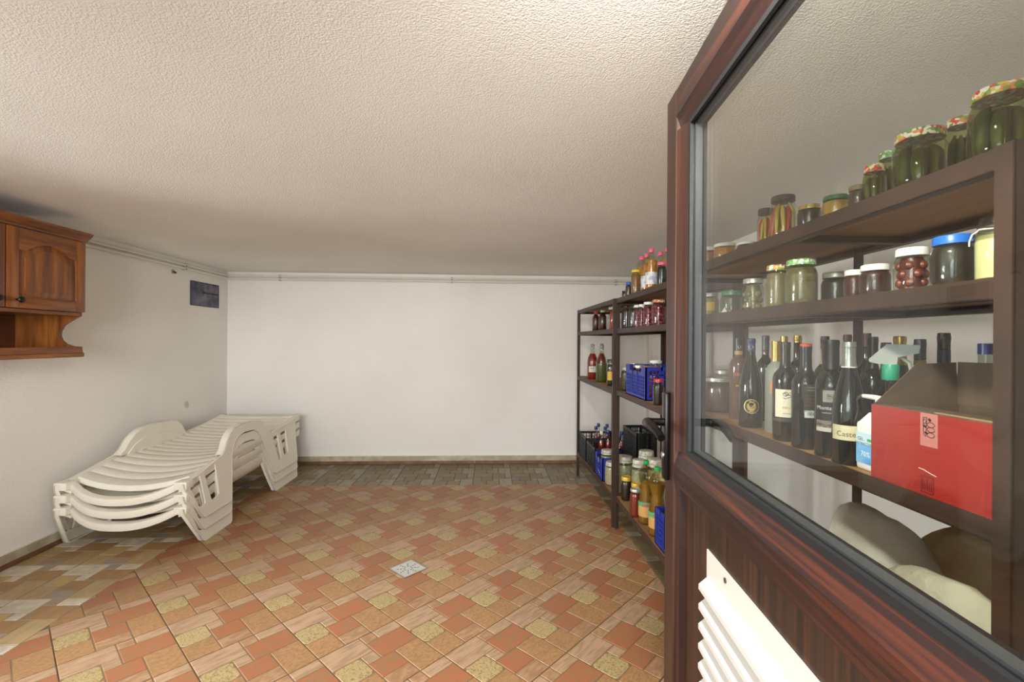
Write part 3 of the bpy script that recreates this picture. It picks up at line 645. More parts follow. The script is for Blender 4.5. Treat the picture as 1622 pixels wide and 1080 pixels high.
# ================================================================== JARS AND BOTTLES
glass = clear('jar_glass', '#eef2ec', 0.02, 1.0, 1.45); glassg = clear('green_jar_glass', '#cfd6a8', 0.02, 1.0, 1.45); petg = clear('clear_plastic', '#f4f4ee', 0.06, 0.9, 1.4)
wrap = clear('plastic_wrap', '#d9d8cc', 0.18, 1.6, 1.5)
LIDS = {}
def lidm(k):
    if k in LIDS: return LIDS[k]
    P = {'white': ('#d9d6cd', 0.4, 0), 'silver': ('#b9b7ae', 0.35, 0.6), 'gold': ('#b99f5f', 0.32, 0.7), 'dark': ('#33342f', 0.35, 0.2), 'green': ('#35714a', 0.35, 0), 'blue': ('#1f63b8', 0.35, 0), 'navy': ('#1e2b66', 0.35, 0),
         'red': ('#b0222c', 0.35, 0), 'pink': ('#d8617b', 0.4, 0), 'yellow': ('#e0bf2f', 0.35, 0), 'tan': ('#968263', 0.45, 0.2), 'grey': ('#8f8e84', 0.4, 0.3), 'black': ('#171615', 0.35, 0), 'lime': ('#1e9c4f', 0.35, 0), 'honey': ('#c9a23a', 0.35, 0.2)}
    if k == 'flower': m = speckle('lid_flowers', '#e6dfc8', ['#c8402c', '#7f9f3c', '#e08a4a', '#5d8a35', '#e9e2cc', '#d0b84a'], 165, 0.5, 0.4, rnd=1)
    elif k == 'flower_red': m = speckle('lid_red_flowers', '#c9302a', ['#7fae4a', '#d8403a', '#e8d9b4', '#b92b25'], 165, 0.5, 0.4, rnd=1)
    elif k == 'flower_green': m = speckle('lid_green_flowers', '#86b06a', ['#5f9a52', '#dfe2cf', '#7fb56f'], 165, 0.5, 0.4, rnd=1)
    elif k == 'gingham': m = speckle('lid_gingham', '#b8b0a2', ['#d9d4c8', '#8f8578'], (120, 120, 60), 0.5, 0.5)
    else: c, r, mt = P[k]; m = mat('lid_'+k, c, r, mt)
    LIDS[k] = m; return m
def stuffm(col, col2=None, sc=60): 
    n = 'content_'+col.strip('#')
    return mat(n, col, 0.35, var=((col2 or col), sc, 4, 0.4, 0.65), bump=(sc, 0.3, 0.003), coat=0.4)
def jar(label, x, y, z, r, h, lid, fill, style='solid', group='preserve jars on the shelves', name='preserve_jar', seg=28, gl=None, lidh=None, squat=False, col2=None, label_patch=None):
    t = thing(name, label, 'jar', (x, y, z), 0, group); gl = gl or glass
    lh = lidh or min(0.012, 0.14*h); nb = h-lh; nr = 0.84*r if not squat else 0.9*r
    prof = [(r*0.86, 0.0), (r*0.97, 0.006), (r, 0.016), (r, nb*0.74), (r*0.975, nb*0.80), (r*0.91, nb*0.86), (nr, nb*0.91), (nr, nb)]
    b = obj('glass', G().lathe(prof, seg), gl, t, angle=50)
    lr = nr*1.07
    obj('lid', G().lathe([(lr*0.98, nb-lh*0.35), (lr, nb-lh*0.3), (lr, h-0.003), (lr*0.95, h), (lr*0.86, h), (lr*0.84, h-0.0015), (0.0, h-0.0015)], seg), lidm(lid), t, angle=30)
    q = 0.955; fh = nb*0.90
    inn = [(r*0.84, 0.004), (r*q, 0.016), (r*q, nb*0.74), (r*0.93, nb*0.80), (r*0.86, nb*0.86), (nr*0.92, fh)]
    cam_a = math.atan2(-y, -x)
    if style == 'solid':
        obj('contents', G().lathe(inn+[(0.0, fh)], seg), stuffm(fill, col2), t, angle=50)
    elif style == 'fruit':
        g = G(); rr = min(0.013, r*0.33); n = max(5, int(2*PI*(r*0.92-rr)/(2*rr))); lev = int((fh-0.01)/(1.75*rr)); rng = random.Random(int(x*1e4))
        for l in range(lev):
            for k in range(n):
                a = 2*PI*(k+0.5*(l % 2))/n+rng.uniform(-.1, .1); R = r*0.94-rr
                if z+l*1.75*rr > z+nb*0.8: R = r*0.82-rr
                g.ball((R*math.cos(a), R*math.sin(a), 0.008+rr+l*1.75*rr), rr*rng.uniform(.92, 1.05), 0, 9, 6)
        c = obj('fruits', g, stuffm(fill, col2), t); c['kind'] = 'stuff'
        obj('juice', G().lathe([(r*0.7, 0.004), (r*0.74, fh*0.8), (nr*0.7, fh), (0, fh)], 16), stuffm(col2 or fill), t)
    elif style in ('pickles', 'peppers'):
        rng = random.Random(int(x*9e3+y*1e3)); pr = r*(0.30 if style == 'pickles' else 0.17); n = 6 if style == 'pickles' else 11
        for k in range(n):
            a = cam_a+2*PI*(k+rng.uniform(-.1, .1))/n; R = r*0.93-pr; H = fh*(rng.uniform(.82, .97) if style == 'pickles' else rng.uniform(.88, 1.02)); ba = rng.uniform(-.12, .12) if style == 'pickles' else rng.uniform(-.5, .5)
            pts = []; rs = []
            for i in range(9):
                f = i/8; aa = a+ba*(f-0.5); Rk = R*(1.0 if f < 0.75 else 1.0-0.35*(f-0.75)/0.25); pts.append((Rk*math.cos(aa), Rk*math.sin(aa), 0.008+(H-0.008)*f))
                rs.append(pr*((0.35, 0.78, 0.95, 1.0, 1.03, 1.0, 0.92, 0.72, 0.3)[i] if style == 'pickles' else (0.25, 0.6, 0.85, 1.0, 1.05, 1.1, 1.1, 0.95, 0.5)[i]))
            if style == 'pickles': m = mat('pickle_%d' % (k % 3), ('#5f5f22', '#6b6628', '#555a20')[k % 3], 0.4, var=('#46481a', (40, 40, 12), 4, 0.4, 0.65), bump=(140, 0.3, 0.002))
            else: m = mat('pepper_%d' % (k % 4), ('#c7a02c', '#b5281f', '#b9a238', '#c9ab45')[k % 4], 0.3, var=('#a08a2e' if k % 4 != 1 else '#8f1d18', 20, 3, 0.45, 0.7), coat=0.4)
            obj('pickle' if style == 'pickles' else 'pepper', G().tube(pts, rs, 10), m, t, angle=60)
        obj('brine', G().lathe([(r*0.45, 0.004), (r*0.48, fh*0.85), (0, fh*0.86)], 14), stuffm('#3f431c' if style == 'pickles' else '#8f7a2a'), t)
    if label_patch:
        z0, z1, cc, half = label_patch; obj('paper_label', G().lathe([(r*1.006, z0*h), (r*1.006, z1*h)], 12, a0=cam_a-half, a1=cam_a+half), mat('label_'+cc.strip('#'), cc, 0.6), t, fix=False)
    return t

C1, C2, C3, A1, A2, A3, A4 = 1.66, 1.455, 1.067, 1.66, 1.442, 1.0, 0.235
# ---- top shelf behind the door glass, from the far end to the near end
GT = 'preserve jars on the top shelf behind the door glass'
jar('low jar of orange preserve with white lid, farthest on the top shelf behind the glass', 0.893, 1.885, C1, 0.034, 0.078, 'white', '#b5772a', group=GT, squat=True)
jar('low jar of orange preserve with white lid, second on the top shelf', 0.900, 1.758, C1, 0.040, 0.068, 'white', '#b87a2c', group=GT, squat=True)
jar('flat dark jar with white lid beside the small jar of yellow peppers', 0.909, 1.620, C1, 0.034, 0.044, 'white', '#4a3a26', group=GT, squat=True)
jar('smaller jar of yellow peppers with dark lid on the top shelf', 0.880, 1.458, C1, 0.025, 0.117, 'dark', '#b9992c', 'peppers', group=GT)
jar('tall jar of yellow and red peppers with dark lid on the top shelf', 0.874, 1.360, C1, 0.036, 0.127, 'dark', '#b9992c', 'peppers', group=GT)
jar('squat dark jam jar with gold lid beside the tall pepper jar', 0.864, 1.230, C1, 0.030, 0.062, 'gold', '#241a1c', group=GT)
jar('squat jar of amber preserve with green lid on the top shelf', 0.862, 1.131, C1, 0.030, 0.057, 'green', '#a3772a', group=GT, col2='#c39a45')
jar('squat brown jar with tan lid between the green-lidded jar and the pickles', 0.865, 1.062, C1, 0.021, 0.060, 'tan', '#4d3a2a', group=GT)
jar('narrow pickle jar with red flowered lid on the top shelf', 0.850, 0.999, C1, 0.0215, 0.084, 'flower_red', '#6d6a2a', 'pickles', group=GT, gl=glassg)
jar('pickle jar with green flowered lid, behind the wide pickle jar', 0.912, 1.030, C1, 0.022, 0.128, 'flower_green', '#6d6a2a', 'pickles', group=GT, gl=glassg)
jar('wide jar of gherkins with flowered lid in the middle of the pickle jars', 0.861, 0.901, C1, 0.0445, 0.113, 'flower', '#6d6a2a', 'pickles', group=GT, gl=glassg, seg=36)
jar('narrow pickle jar with flowered lid between the two wide gherkin jars', 0.930, 0.884, C1, 0.024, 0.136, 'flower', '#6d6a2a', 'pickles', group=GT, gl=glassg)
jar('wide jar of gherkins with flowered lid above the near shelf post', 0.853, 0.745, C1, 0.041, 0.117, 'flower', '#6d6a2a', 'pickles', group=GT, gl=glassg, seg=36)
jar('gherkin jar with flowered lid behind the jar above the near shelf post', 0.955, 0.762, C1, 0.038, 0.112, 'flower', '#6d6a2a', 'pickles', group=GT, gl=glassg)
# ---- second shelf behind the door glass
G2 = 'preserve jars on the second shelf behind the door glass'
jar('jar of pale yellow preserve, farthest on the second shelf behind the glass', 0.917, 1.908, C2, 0.034, 0.100, 'silver', '#8f7f52', group=G2, label_patch=(0.25, 0.6, '#c9a24a', 0.5))
jar('dark empty-looking jar with green lid on the second shelf', 0.917, 1.742, C2, 0.037, 0.090, 'green', '#4d4c42', group=G2)
jar('jar of pickled mushrooms with silver lid on the second shelf', 0.888, 1.543, C2, 0.034, 0.110, 'silver', '#8f7f5c', 'fruit', group=G2, col2='#6b6048')
jar('jar of beige preserve with red flowered lid on the second shelf', 0.879, 1.398, C2, 0.030, 0.132, 'flower', '#857450', group=G2, col2='#6d6042')
jar('broad jar of beige preserve with green flowered lid on the second shelf', 0.890, 1.300, C2, 0.041, 0.132, 'flower_green', '#6f6340', group=G2, col2='#554d30')
jar('dark jar with grey lid standing at the back of the second shelf', 0.985, 1.290, C2, 0.036, 0.096, 'grey', '#2c2822', group=G2)
jar('small jar of red compote with white lid on the second shelf', 0.873, 1.083, C2, 0.022, 0.070, 'white', '#4a1f1a', group=G2)
jar('low jar of dark compote with white lid on the second shelf', 0.869, 1.018, C2, 0.030, 0.072, 'white', '#3a1c1a', group=G2)
jar('jar of red plums with white lid on the second shelf', 0.856, 0.911, C2, 0.030, 0.088, 'white', '#7d2f22', 'fruit', group=G2, col2='#4a1b16')
jar('dark jar with bright blue lid on the second shelf', 0.856, 0.827, C2, 0.033, 0.094, 'blue', '#2a2420', group=G2)
t = thing('wrapped_jar', 'jar of cream-coloured fat covered with plastic film and string', 'jar', (0.850, 0.746, C2), 0, G2)
obj('glass', G().lathe([(0.024, 0), (0.028, 0.004), (0.0285, 0.07), (0.026, 0.08), (0.022, 0.086), (0.022, 0.094)], 28), glass, t, angle=50)
obj('contents', G().lathe([(0.023, 0.003), (0.0272, 0.006), (0.0275, 0.068), (0.024, 0.078), (0, 0.078)], 28), stuffm('#cfc592'), t)
obj('plastic_film', G().lathe([(0.030, 0.072), (0.0265, 0.084), (0.0232, 0.087), (0.0235, 0.095), (0.020, 0.108), (0.012, 0.114), (0, 0.115)], 20, sq=2.4), wrap, t)
obj('string', G().tube([(0.0240*math.cos(a*PI/9), 0.0240*math.sin(a*PI/9), 0.0875+0.0015*math.sin(a)) for a in range(18)], 0.0013, 6, closed=True).tube([(-0.02, 0.013, 0.087), (-0.027, 0.016, 0.082), (-0.031, 0.017, 0.070), (-0.030, 0.018, 0.062)], 0.0012, 6), mat('string_white', '#d8d4c6', 0.7), t)
tag(obj('folded_paper', G().prism([(0, 0), (0.05, 0.004), (0.03, 0.022)], lambda a, b, t: (t, -a, b), 0, 0.001).prism([(0, 0), (0.05, 0.004), (0.03, 0.022)], lambda a, b, t: (0.02-b*0.9+t, -a, b), 0, 0.001), mat('paper_white', '#d8d5ca', 0.7), None, (0.850, 1.69, C2), flat=True), 'small folded white paper on the second shelf beside the green-lidded jar', 'paper')

# ---- bottles on the third shelf behind the glass
dkg = mat('bottle_dark', '#0d0e0c', 0.07, spec=0.6, coat=0.3); dko = mat('bottle_olive', '#1a1a10', 0.08, spec=0.6, coat=0.3); frost = mat('bottle_frosted', '#7f8278', 0.45, spec=0.4); clearb = clear('bottle_clear', '#d9ddd2', 0.02, 1.0, 1.5)
pinkb = mat('bottle_rose', '#5b4038', 0.12, spec=0.6)
CAP = {'black': mat('cap_black', '#141312', 0.3), 'navy': mat('cap_navy', '#1b2350', 0.35), 'gold': mat('cap_gold', '#b89a4c', 0.3, 0.8), 'silver': mat('cap_silver', '#a8a8a2', 0.32, 0.8), 'redtop': mat('cap_red', '#b33a22', 0.4), 'wine': mat('cap_wine', '#55201c', 0.45), 'blue': mat('cap_blue', '#1d2a70', 0.35), 'cork': mat('cap_cork', '#a07a55', 0.8), 'grey': mat('cap_grey', '#57585a', 0.35)}
SHAPE = {'bordeaux': [(0.9,0),(1,.012),(1,.60),(.97,.645),(.86,.685),(.60,.72),(.42,.745),(.38,.78),(.37,.95),(.40,.955),(.40,.975),(.37,.978),(.37,1.0)],
         'burgundy': [(0.9,0),(1,.012),(1,.40),(.96,.47),(.84,.57),(.66,.67),(.48,.76),(.40,.82),(.37,.88),(.37,.95),(.40,.955),(.40,.975),(.37,1.0)],
         'vodka': [(0.92,0),(1,.01),(1,.64),(.95,.69),(.75,.735),(.5,.765),(.42,.79),(.42,1.0)]}
def bottle(label, x, y, r, h, shape='bordeaux', gm=None, cap='black', capz=0.80, z=C3, marks=None, group='bottles on the third shelf behind the door glass', name='wine_bottle', capr=0.0, top=None):
    t = thing(name, label, 'bottle', (x, y, z), 0, group); pr = SHAPE[shape]; ca = math.atan2(-y, -x)
    P = [(r*a, h*b) for a, b in pr if b <= 1.0]
    obj('glass', G().lathe(P, 28), gm or dkg, t, angle=50)
    def rad(f):
        for (a, b), (c, d) in zip(pr, pr[1:]):
            if b <= f <= d: return r*(a+(c-a)*((f-b)/(d-b) if d > b else 0))
        return r*pr[-1][0]
    zs = [capz+(1.0-capz)*i/8 for i in range(9)]
    cp = obj('capsule', G().lathe([(rad(f)+0.0008+capr, h*f) for f in zs]+[(rad(1.0)*0.9, h*1.003), (0, h*1.003)], 24), CAP[cap], t, angle=40)
    if top: obj('seal', G().lathe([(rad(.99)+0.0014, h*0.955), (rad(1.0)+0.0016, h*1.002), (rad(1.0)*0.8, h*1.008), (0, h*1.008)], 20), CAP[top], t)
    for mk in (marks or []):
        kind = mk[0]
        if kind == 'label':      # z0, z1, half angle, colour, angle offset
            _, z0, z1, half, col, off = mk; obj('label', G().lathe([(rad(z0+(z1-z0)*i/4)+0.0006, h*(z0+(z1-z0)*i/4)) for i in range(5)], 14, a0=ca+off-half, a1=ca+off+half), mat('label_'+col.strip('#'), col, 0.6), t, fix=False)
        elif kind == 'band':
            _, z0, z1, col = mk; obj('band', G().lathe([(rad(z0)+0.001, h*z0), (rad(z1)+0.001, h*z1)], 24), mat('label_'+col.strip('#'), col, 0.45), t)
        elif kind == 'text':     # string, height fraction of centre, letter size, colour, angle offset
            _, s, zc, size, col, off = mk; vs, fs = text_shape(s, size); R = rad(zc)+0.0011
            g = G().add([(R*math.cos(ca+off+vx/R), R*math.sin(ca+off+vx/R), h*zc+vy) for vx, vy in vs], fs)
            obj('lettering', g, mat('ink_'+col.strip('#'), col, 0.6), t, flat=True, fix=False)
        elif kind == 'dashes':   # a line of print too small to read: height, width, letter height, colour, angle offset, letters
            _, zc, wd, hh, col, off, n = mk; g = G(); R = rad(zc)+0.0011; rg = random.Random(int(zc*1e4)+n)
            for k in range(n):
                a0 = -wd/2+wd*(k+.12)/n; a1 = a0+wd/n*rg.uniform(.45, .8); b1 = hh*rg.uniform(.7, 1.0)-hh/2
                g.add([(R*math.cos(ca+off+p/R), R*math.sin(ca+off+p/R), h*zc+v) for p, v in ((a0, -hh/2), (a1, -hh/2), (a1, b1), (a0, b1))], [(0, 1, 2, 3)])
            obj('fine_print', g, mat('ink_'+col.strip('#'), col, 0.6), t, flat=True, fix=False)
        elif kind == 'disc':     # centre height, radius, colour, angle offset, inner radius
            _, zc, rr, col, off, ri = mk; g = G(); n = 26; vs = []
            for q in (ri, rr):
                for k in range(n):
                    a = 2*PI*k/n; zz = h*zc+q*math.sin(a); R = rad(min(1, max(0, zz/h)))+0.0009; vs.append((R*math.cos(ca+off+q*math.cos(a)/R), R*math.sin(ca+off+q*math.cos(a)/R), zz))
            fs = [(k, (k+1) % n, (k+1) % n+n, k+n) for k in range(n)]
            if ri < 1e-5: fs = [tuple(range(n, 2*n))]
            obj('medallion', g.add(vs, fs), mat('label_'+col.strip('#'), col, 0.35, 0.5 if col in ('#c9b26a', '#b8a25c') else 0), t, flat=True, fix=False)
        elif kind == 'strokes':  # small brushed emblem: list of (dx, z, dx2, z2, width) in metres around a height
            _, zc, col, off, segs = mk; g = G()
            for a0, b0, a1, b1, w in segs:
                L_ = math.hypot(a1-a0, b1-b0) or 1; na, nb = -(b1-b0)/L_*w/2, (a1-a0)/L_*w/2
                q = [(a0+na, b0+nb), (a1+na, b1+nb), (a1-na, b1-nb), (a0-na, b0-nb)]; R = rad(zc)+0.0012
                g.add([(R*math.cos(ca+off+p/R), R*math.sin(ca+off+p/R), h*zc+v) for p, v in q], [(0, 1, 2, 3)])
            obj('emblem', g, mat('ink_'+col.strip('#'), col, 0.5), t, flat=True, fix=False)
    return t
GEM = [(-.010,.006,-.003,.012,.002),(-.003,.012,.003,.006,.002),(.003,.006,-.004,.001,.002),(-.004,.001,-.010,.004,.0015),(-.002,-.004,.006,-.002,.0018),(.006,-.002,.011,.004,.0015),(.004,.009,.010,.011,.0015),(-.009,-.003,-.003,-.006,.0015),(.001,.004,.008,.003,.002),(-.006,.009,.000,.002,.002)]
bottle('rose-coloured bottle with black cap and orange lettering, far end of the bottle row', 0.925, 1.70, 0.031, 0.298, 'vodka', pinkb, 'black', 0.85, marks=[('disc', .895, .006, '#d8d4c8', .25, 0), ('band', .80, .845, '#a98a5a'), ('dashes', .56, .030, .014, '#b0613a', .1, 5), ('dashes', .42, .022, .008, '#c9a23a', .1, 4), ('dashes', .33, .024, .004, '#8a5a48', .1, 7), ('dashes', .28, .024, .004, '#8a5a48', .1, 7)])
bottle('dark bottle with blue cap and round gold medallion', 0.878, 1.535, 0.036, 0.297, 'burgundy', dkg, 'navy', 0.86, marks=[('disc', .905, .0075, '#b9bac4', .05, 0), ('disc', .245, .024, '#c9b26a', .1, .0215), ('disc', .245, .0205, '#1b1a16', .1, 0), ('disc', .245, .0145, '#b8a25c', .1, 0), ('strokes', .245, '#2a2416', .1, [(s[0]*.8, s[1]*.8-.003, s[2]*.8, s[3]*.8-.003, s[4]) for s in GEM]), ('dashes', .300, .016, .0042, '#c9b26a', .1, 7), ('dashes', .188, .016, .0042, '#c9b26a', .1, 7)])
bottle('dark bottle with black cap and red neck band, behind the frosted bottle', 1.008, 1.665, 0.031, 0.309, 'bordeaux', dkg, 'grey', 0.83, marks=[('band', .80, .825, '#8f2f25')])
bottle('frosted grey bottle with gold cap and orange print', 0.903, 1.435, 0.031, 0.288, 'vodka', frost, 'gold', 0.785, marks=[('strokes', .50, '#c2762e', -.35, [(-.004, -.02, .0, .02, .006), (.004, .0, .006, .03, .005)]), ('strokes', .36, '#b08c3c', .5, [(s[0]*1.3, s[1]*1.3+.008, s[2]*1.3, s[3]*1.3+.008, s[4]) for s in GEM])])
bottle('clear bottle with gold cap behind the frosted bottle', 0.990, 1.530, 0.026, 0.305, 'vodka', clearb, 'gold', 0.90)
bottle('dark wine bottle with black capsule and cream label bearing a small figure', 0.862, 1.325, 0.033, 0.285, 'bordeaux', dkg, 'black', 0.74, marks=[('label', .245, .525, 1.0, '#d3ccb4', .15), ('strokes', .455, '#2a241a', .15, [(s[0]*1.15, s[1]*1.15, s[2]*1.15, s[3]*1.15, s[4]) for s in GEM]), ('dashes', .345, .026, .008, '#c9a25a', .15, 5), ('dashes', .285, .022, .003, '#7a6a4a', .15, 8), ('band', .20, .235, '#2e2c28')])
bottle('dark bottle with gold cap behind the cream-labelled wine bottle', 0.966, 1.425, 0.029, 0.306, 'bordeaux', dko, 'gold', 0.93)
bottle('dark wine bottle with red sealed top and a white barcode sticker', 0.856, 1.228, 0.0345, 0.280, 'bordeaux', dkg, 'black', 0.72, top='redtop', marks=[('label', .36, .62, .55, '#17130f', .42), ('dashes', .592, .020, .003, '#8f8a7c', .42, 8), ('dashes', .565, .024, .003, '#8f8a7c', .42, 9), ('dashes', .515, .028, .003, '#6a3a28', .42, 10), ('dashes', .485, .028, .003, '#6a3a28', .42, 11), ('dashes', .455, .028, .003, '#6a3a28', .42, 10), ('dashes', .425, .028, .003, '#6a3a28', .42, 9), ('label', .305, .375, .5, '#b9b9b6', .42), ('dashes', .345, .022, .010, '#3a3a3a', .40, 11)])
bottle('dark bottle with paper-wrapped neck, behind the red-sealed bottle', 0.962, 1.300, 0.027, 0.302, 'bordeaux', dko, 'black', 0.93, marks=[('band', .88, .925, '#5a3428'), ('label', .74, .88, 1.2, '#857a60', 0)])
bottle('wine bottle with wide black capsule and a dark label with white lettering', 0.853, 1.132, 0.0345, 0.291, 'bordeaux', dkg, 'black', 0.75, capr=0.0045, marks=[('label', .26, .585, .85, '#161412', -.1), ('label', .475, .575, .42, '#8f8d84', -.05), ('strokes', .525, '#2a2a28', -.05, [(s[0]*.7, s[1]*.7-.003, s[2]*.7, s[3]*.7-.003, s[4]*.8) for s in GEM]), ('text', 'Monte Du', .425, .0135, '#d8d6cf', -.1), ('dashes', .385, .030, .003, '#b5b2a8', -.1, 11), ('label', .225, .32, .85, '#c3beb0', -.1), ('dashes', .285, .034, .005, '#7a3a2a', -.1, 9)])
bottle('dark bottle with dark red cork top, behind the white-lettered bottle', 1.015, 1.282, 0.026, 0.307, 'bordeaux', dko, 'wine', 0.90)
bottle('wine bottle with silver capsule and a narrow cream label low on the body', 0.848, 1.066, 0.0345, 0.286, 'burgundy', dkg, 'silver', 0.80, marks=[('label', .205, .325, .95, '#c9bf9c', -.1), ('text', 'Caster', .255, .017, '#6a4a1c', -.05), ('band', .79, .80, '#c9c7c0')])
bottle('dark bottle with red wax top, behind the silver-capped bottle', 1.055, 1.262, 0.026, 0.311, 'bordeaux', dko, 'wine', 0.88)
bottle('dark bottle with glossy black capsule beside the spray bottle', 0.950, 1.118, 0.028, 0.299, 'bordeaux', dkg, 'black', 0.74)
bottle('dark bottle with drooping black wrapper behind the glossy capsule', 1.035, 1.175, 0.028, 0.285, 'bordeaux', dkg, 'black', 0.70)
bottle('champagne bottle with gold foil top behind the spray bottle', 1.045, 1.145, 0.033, 0.301, 'burgundy', dko, 'gold', 0.76)
bottle('dark bottle with black capsule and gold band behind the red box', 0.998, 1.040, 0.028, 0.293, 'bordeaux', dkg, 'black', 0.84, marks=[('band', .80, .835, '#9a7f45')])
bottle('tall dark blue bottle behind the red box', 1.062, 1.046, 0.030, 0.308, 'bordeaux', dkg, 'black', 0.88, marks=[('band', .78, .875, '#1a2342')])
bottle('clear bottle with blue screw cap behind the red box, nearest the post', 1.072, 0.962, 0.030, 0.284, 'vodka', clearb, 'blue', 0.92)

# ---- spray bottle, sanitiser jug and red box
t = thing('spray_bottle', 'clear trigger spray bottle with green collar behind the red box', 'spray bottle', (0.918, 1.03, C3), 0.4)
obj('body', G().lathe([(0.028, 0), (0.031, 0.006), (0.031, 0.135), (0.029, 0.155), (0.018, 0.18), (0.0135, 0.19), (0.0135, 0.205)], 24, sq=3), petg, t, angle=50)
obj('liquid', G().lathe([(0.027, 0.003), (0.0295, 0.008), (0.0295, 0.10), (0, 0.10)], 24, sq=3), clear('liquid_clear', '#c9cdc4', 0.0, 1.0, 1.33), t)
obj('collar', G().lathe([(0.0155, 0.200), (0.0165, 0.202), (0.0165, 0.232), (0.0145, 0.236), (0, 0.236)], 24), mat('collar_green', '#1d8a6a', 0.4), t)
hd = G().prism([(-0.022, 0.236), (0.012, 0.236), (0.014, 0.252), (0.050, 0.262), (0.052, 0.280), (-0.006, 0.282), (-0.016, 0.272), (-0.040, 0.246), (-0.038, 0.240)], lambda a, b, q: (a*0.35+q*0.9, -a*0.93+q*0.35, b), -0.009, 0.009)
obj('spray_head', hd, mat('head_frosted', '#8d908a', 0.35), t, angle=30)
obj('trigger', G().tube([(0.008, -0.016, 0.252), (0.013, -0.030, 0.240), (0.012, -0.034, 0.222), (0.010, -0.032, 0.208)], [0.004, 0.004, 0.0035, 0.002], 8), mat('head_frosted', '#8d908a', 0.35), t)
t = thing('sanitiser_jug', 'white plastic jug of sanitiser gel with pump, beside the red box', 'jug', (0.834, 0.968, C3)); t.scale = (0.9, 0.98, 1.0)
body = G(); 
def jugr(z): return 1.0 if z < 0.1 else 1.0-0.55*((z-0.1)/0.035)
bm = bmesh.new(); bmesh.ops.create_cube(bm, size=1.0)
for v in bm.verts: v.co = Vector(((v.co.x+.5)*0.062, (v.co.y+.5)*0.062, (v.co.z+.5)*0.108))
bmesh.ops.bevel(bm, geom=bm.edges[:], offset=0.008, segments=3, profile=0.5, affect='EDGES'); body.bm(bm)
body.add([(0.003, 0.003, 0.102), (0.059, 0.003, 0.102), (0.059, 0.059, 0.102), (0.003, 0.059, 0.102), (0.02, 0.02, 0.128), (0.044, 0.02, 0.128), (0.044, 0.044, 0.128), (0.02, 0.044, 0.128)], [(0,1,5,4), (1,2,6,5), (2,3,7,6), (3,0,4,7), (4,5,6,7)])
wpl = mat('jug_white', '#dcdad3', 0.45); obj('body', body, wpl, t, angle=40)
lb = obj('label', G().box((-0.0006, 0.004, 0.016), (0.0004, 0.058, 0.084)), mat('jug_label_blue', '#2f86c4', 0.4, var=('#8fc0de', (1, 9, 14), 2, 0.4, 0.6)), t, flat=True)
obj('label_top', G().box((-0.0009, 0.004, 0.058), (-0.0006, 0.058, 0.084)), mat('jug_label_pale', '#b9cfd9', 0.4), lb, flat=True)
obj('green_patch', G().box((-0.0012, 0.008, 0.0665), (-0.0009, 0.026, 0.0725)), mat('jug_green', '#2e9a4a', 0.4), lb, flat=True)
def flat_text(s, size, col, place, parent):
    vs, fs = text_shape(s, size); return obj('lettering', G().add([place(a, b) for a, b in vs], fs), mat('ink_'+col.strip('#'), col, 0.6), parent, flat=True, fix=False)
flat_text('GEL', 0.0105, '#14202a', lambda a, b: (-0.0012, 0.045-a, 0.0695+b), lb)
flat_text('ANTIBACTERIAN', 0.0078, '#14202a', lambda a, b: (-0.0012, 0.031-a, 0.0595+b), lb)
flat_text('70%', 0.016, '#e6eef2', lambda a, b: (-0.0012, 0.031-a, 0.037+b), lb)
obj('pump', G().cyl((0.032, 0.032, 0.126), (0.032, 0.032, 0.146), 0.012, 16).cyl((0.032, 0.032, 0.146), (0.032, 0.032, 0.158), 0.006, 10).tube([(0.032, 0.022, 0.160), (0.032, 0.040, 0.162), (0.030, 0.075, 0.162), (0.029, 0.086, 0.158), (0.028, 0.092, 0.146)], [0.007, 0.006, 0.0045, 0.0045, 0.004], 10), wpl, t)
# red cardboard box, open, back flap standing up
t = thing('cardboard_box', 'open red cardboard box with clear tape, on the shelf behind the door glass', 'box', (0.810, 0.692, C3+0.0005), -0.02)
redc = mat('box_red', '#962c28', 0.25, spec=0.5, var=('#9d302b', 2, 3, 0.4, 0.7), coat=0.4); kraft = mat('box_kraft', '#4f3e2e', 0.8, var=('#5d4a37', (4, 30, 4), 3, 0.4, 0.6)); edge = mat('box_edge', '#8d7350', 0.8)
BL, BD, BH = 0.270, 0.19, 0.153
def wall2(a, b, red_out, name, inner_n):
    """double skin: red outside, brown inside"""
    g = G().box(a, b, 0); o = obj(name, g, red_out, t, flat=True); return o
obj('front_side', G().box((0, 0, 0), (0.002, BL, BH)), redc, t, flat=True); obj('front_lining', G().box((0.002, 0.002, 0.002), (0.004, BL-0.002, BH)), kraft, t, flat=True)
obj('far_side', G().box((0.002, BL-0.002, 0), (BD, BL, BH)), redc, t, flat=True); obj('near_side', G().box((0.002, 0, 0), (BD, 0.002, BH)), redc, t, flat=True)
obj('far_lining', G().box((0.004, BL-0.004, 0.002), (BD-0.002, BL-0.002, BH)), kraft, t, flat=True)
obj('back_side', G().box((BD-0.002, 0.002, 0), (BD, BL-0.002, BH)), kraft, t, flat=True); obj('bottom', G().box((0.004, 0.002, 0), (BD-0.002, BL-0.004, 0.002)), kraft, t, flat=True)
obj('back_flap', G().add([(BD-0.003, 0.0, BH), (BD-0.003, BL, BH), (BD-0.001, BL, BH+0.091), (BD-0.001, 0.0, BH+0.094), (BD, 0.0, BH), (BD, BL, BH), (BD+0.002, BL, BH+0.091), (BD+0.002, 0.0, BH+0.094)], [(0,1,2,3), (4,7,6,5), (0,4,5,1), (1,5,6,2), (2,6,7,3), (3,7,4,0)]), kraft, t, flat=True)
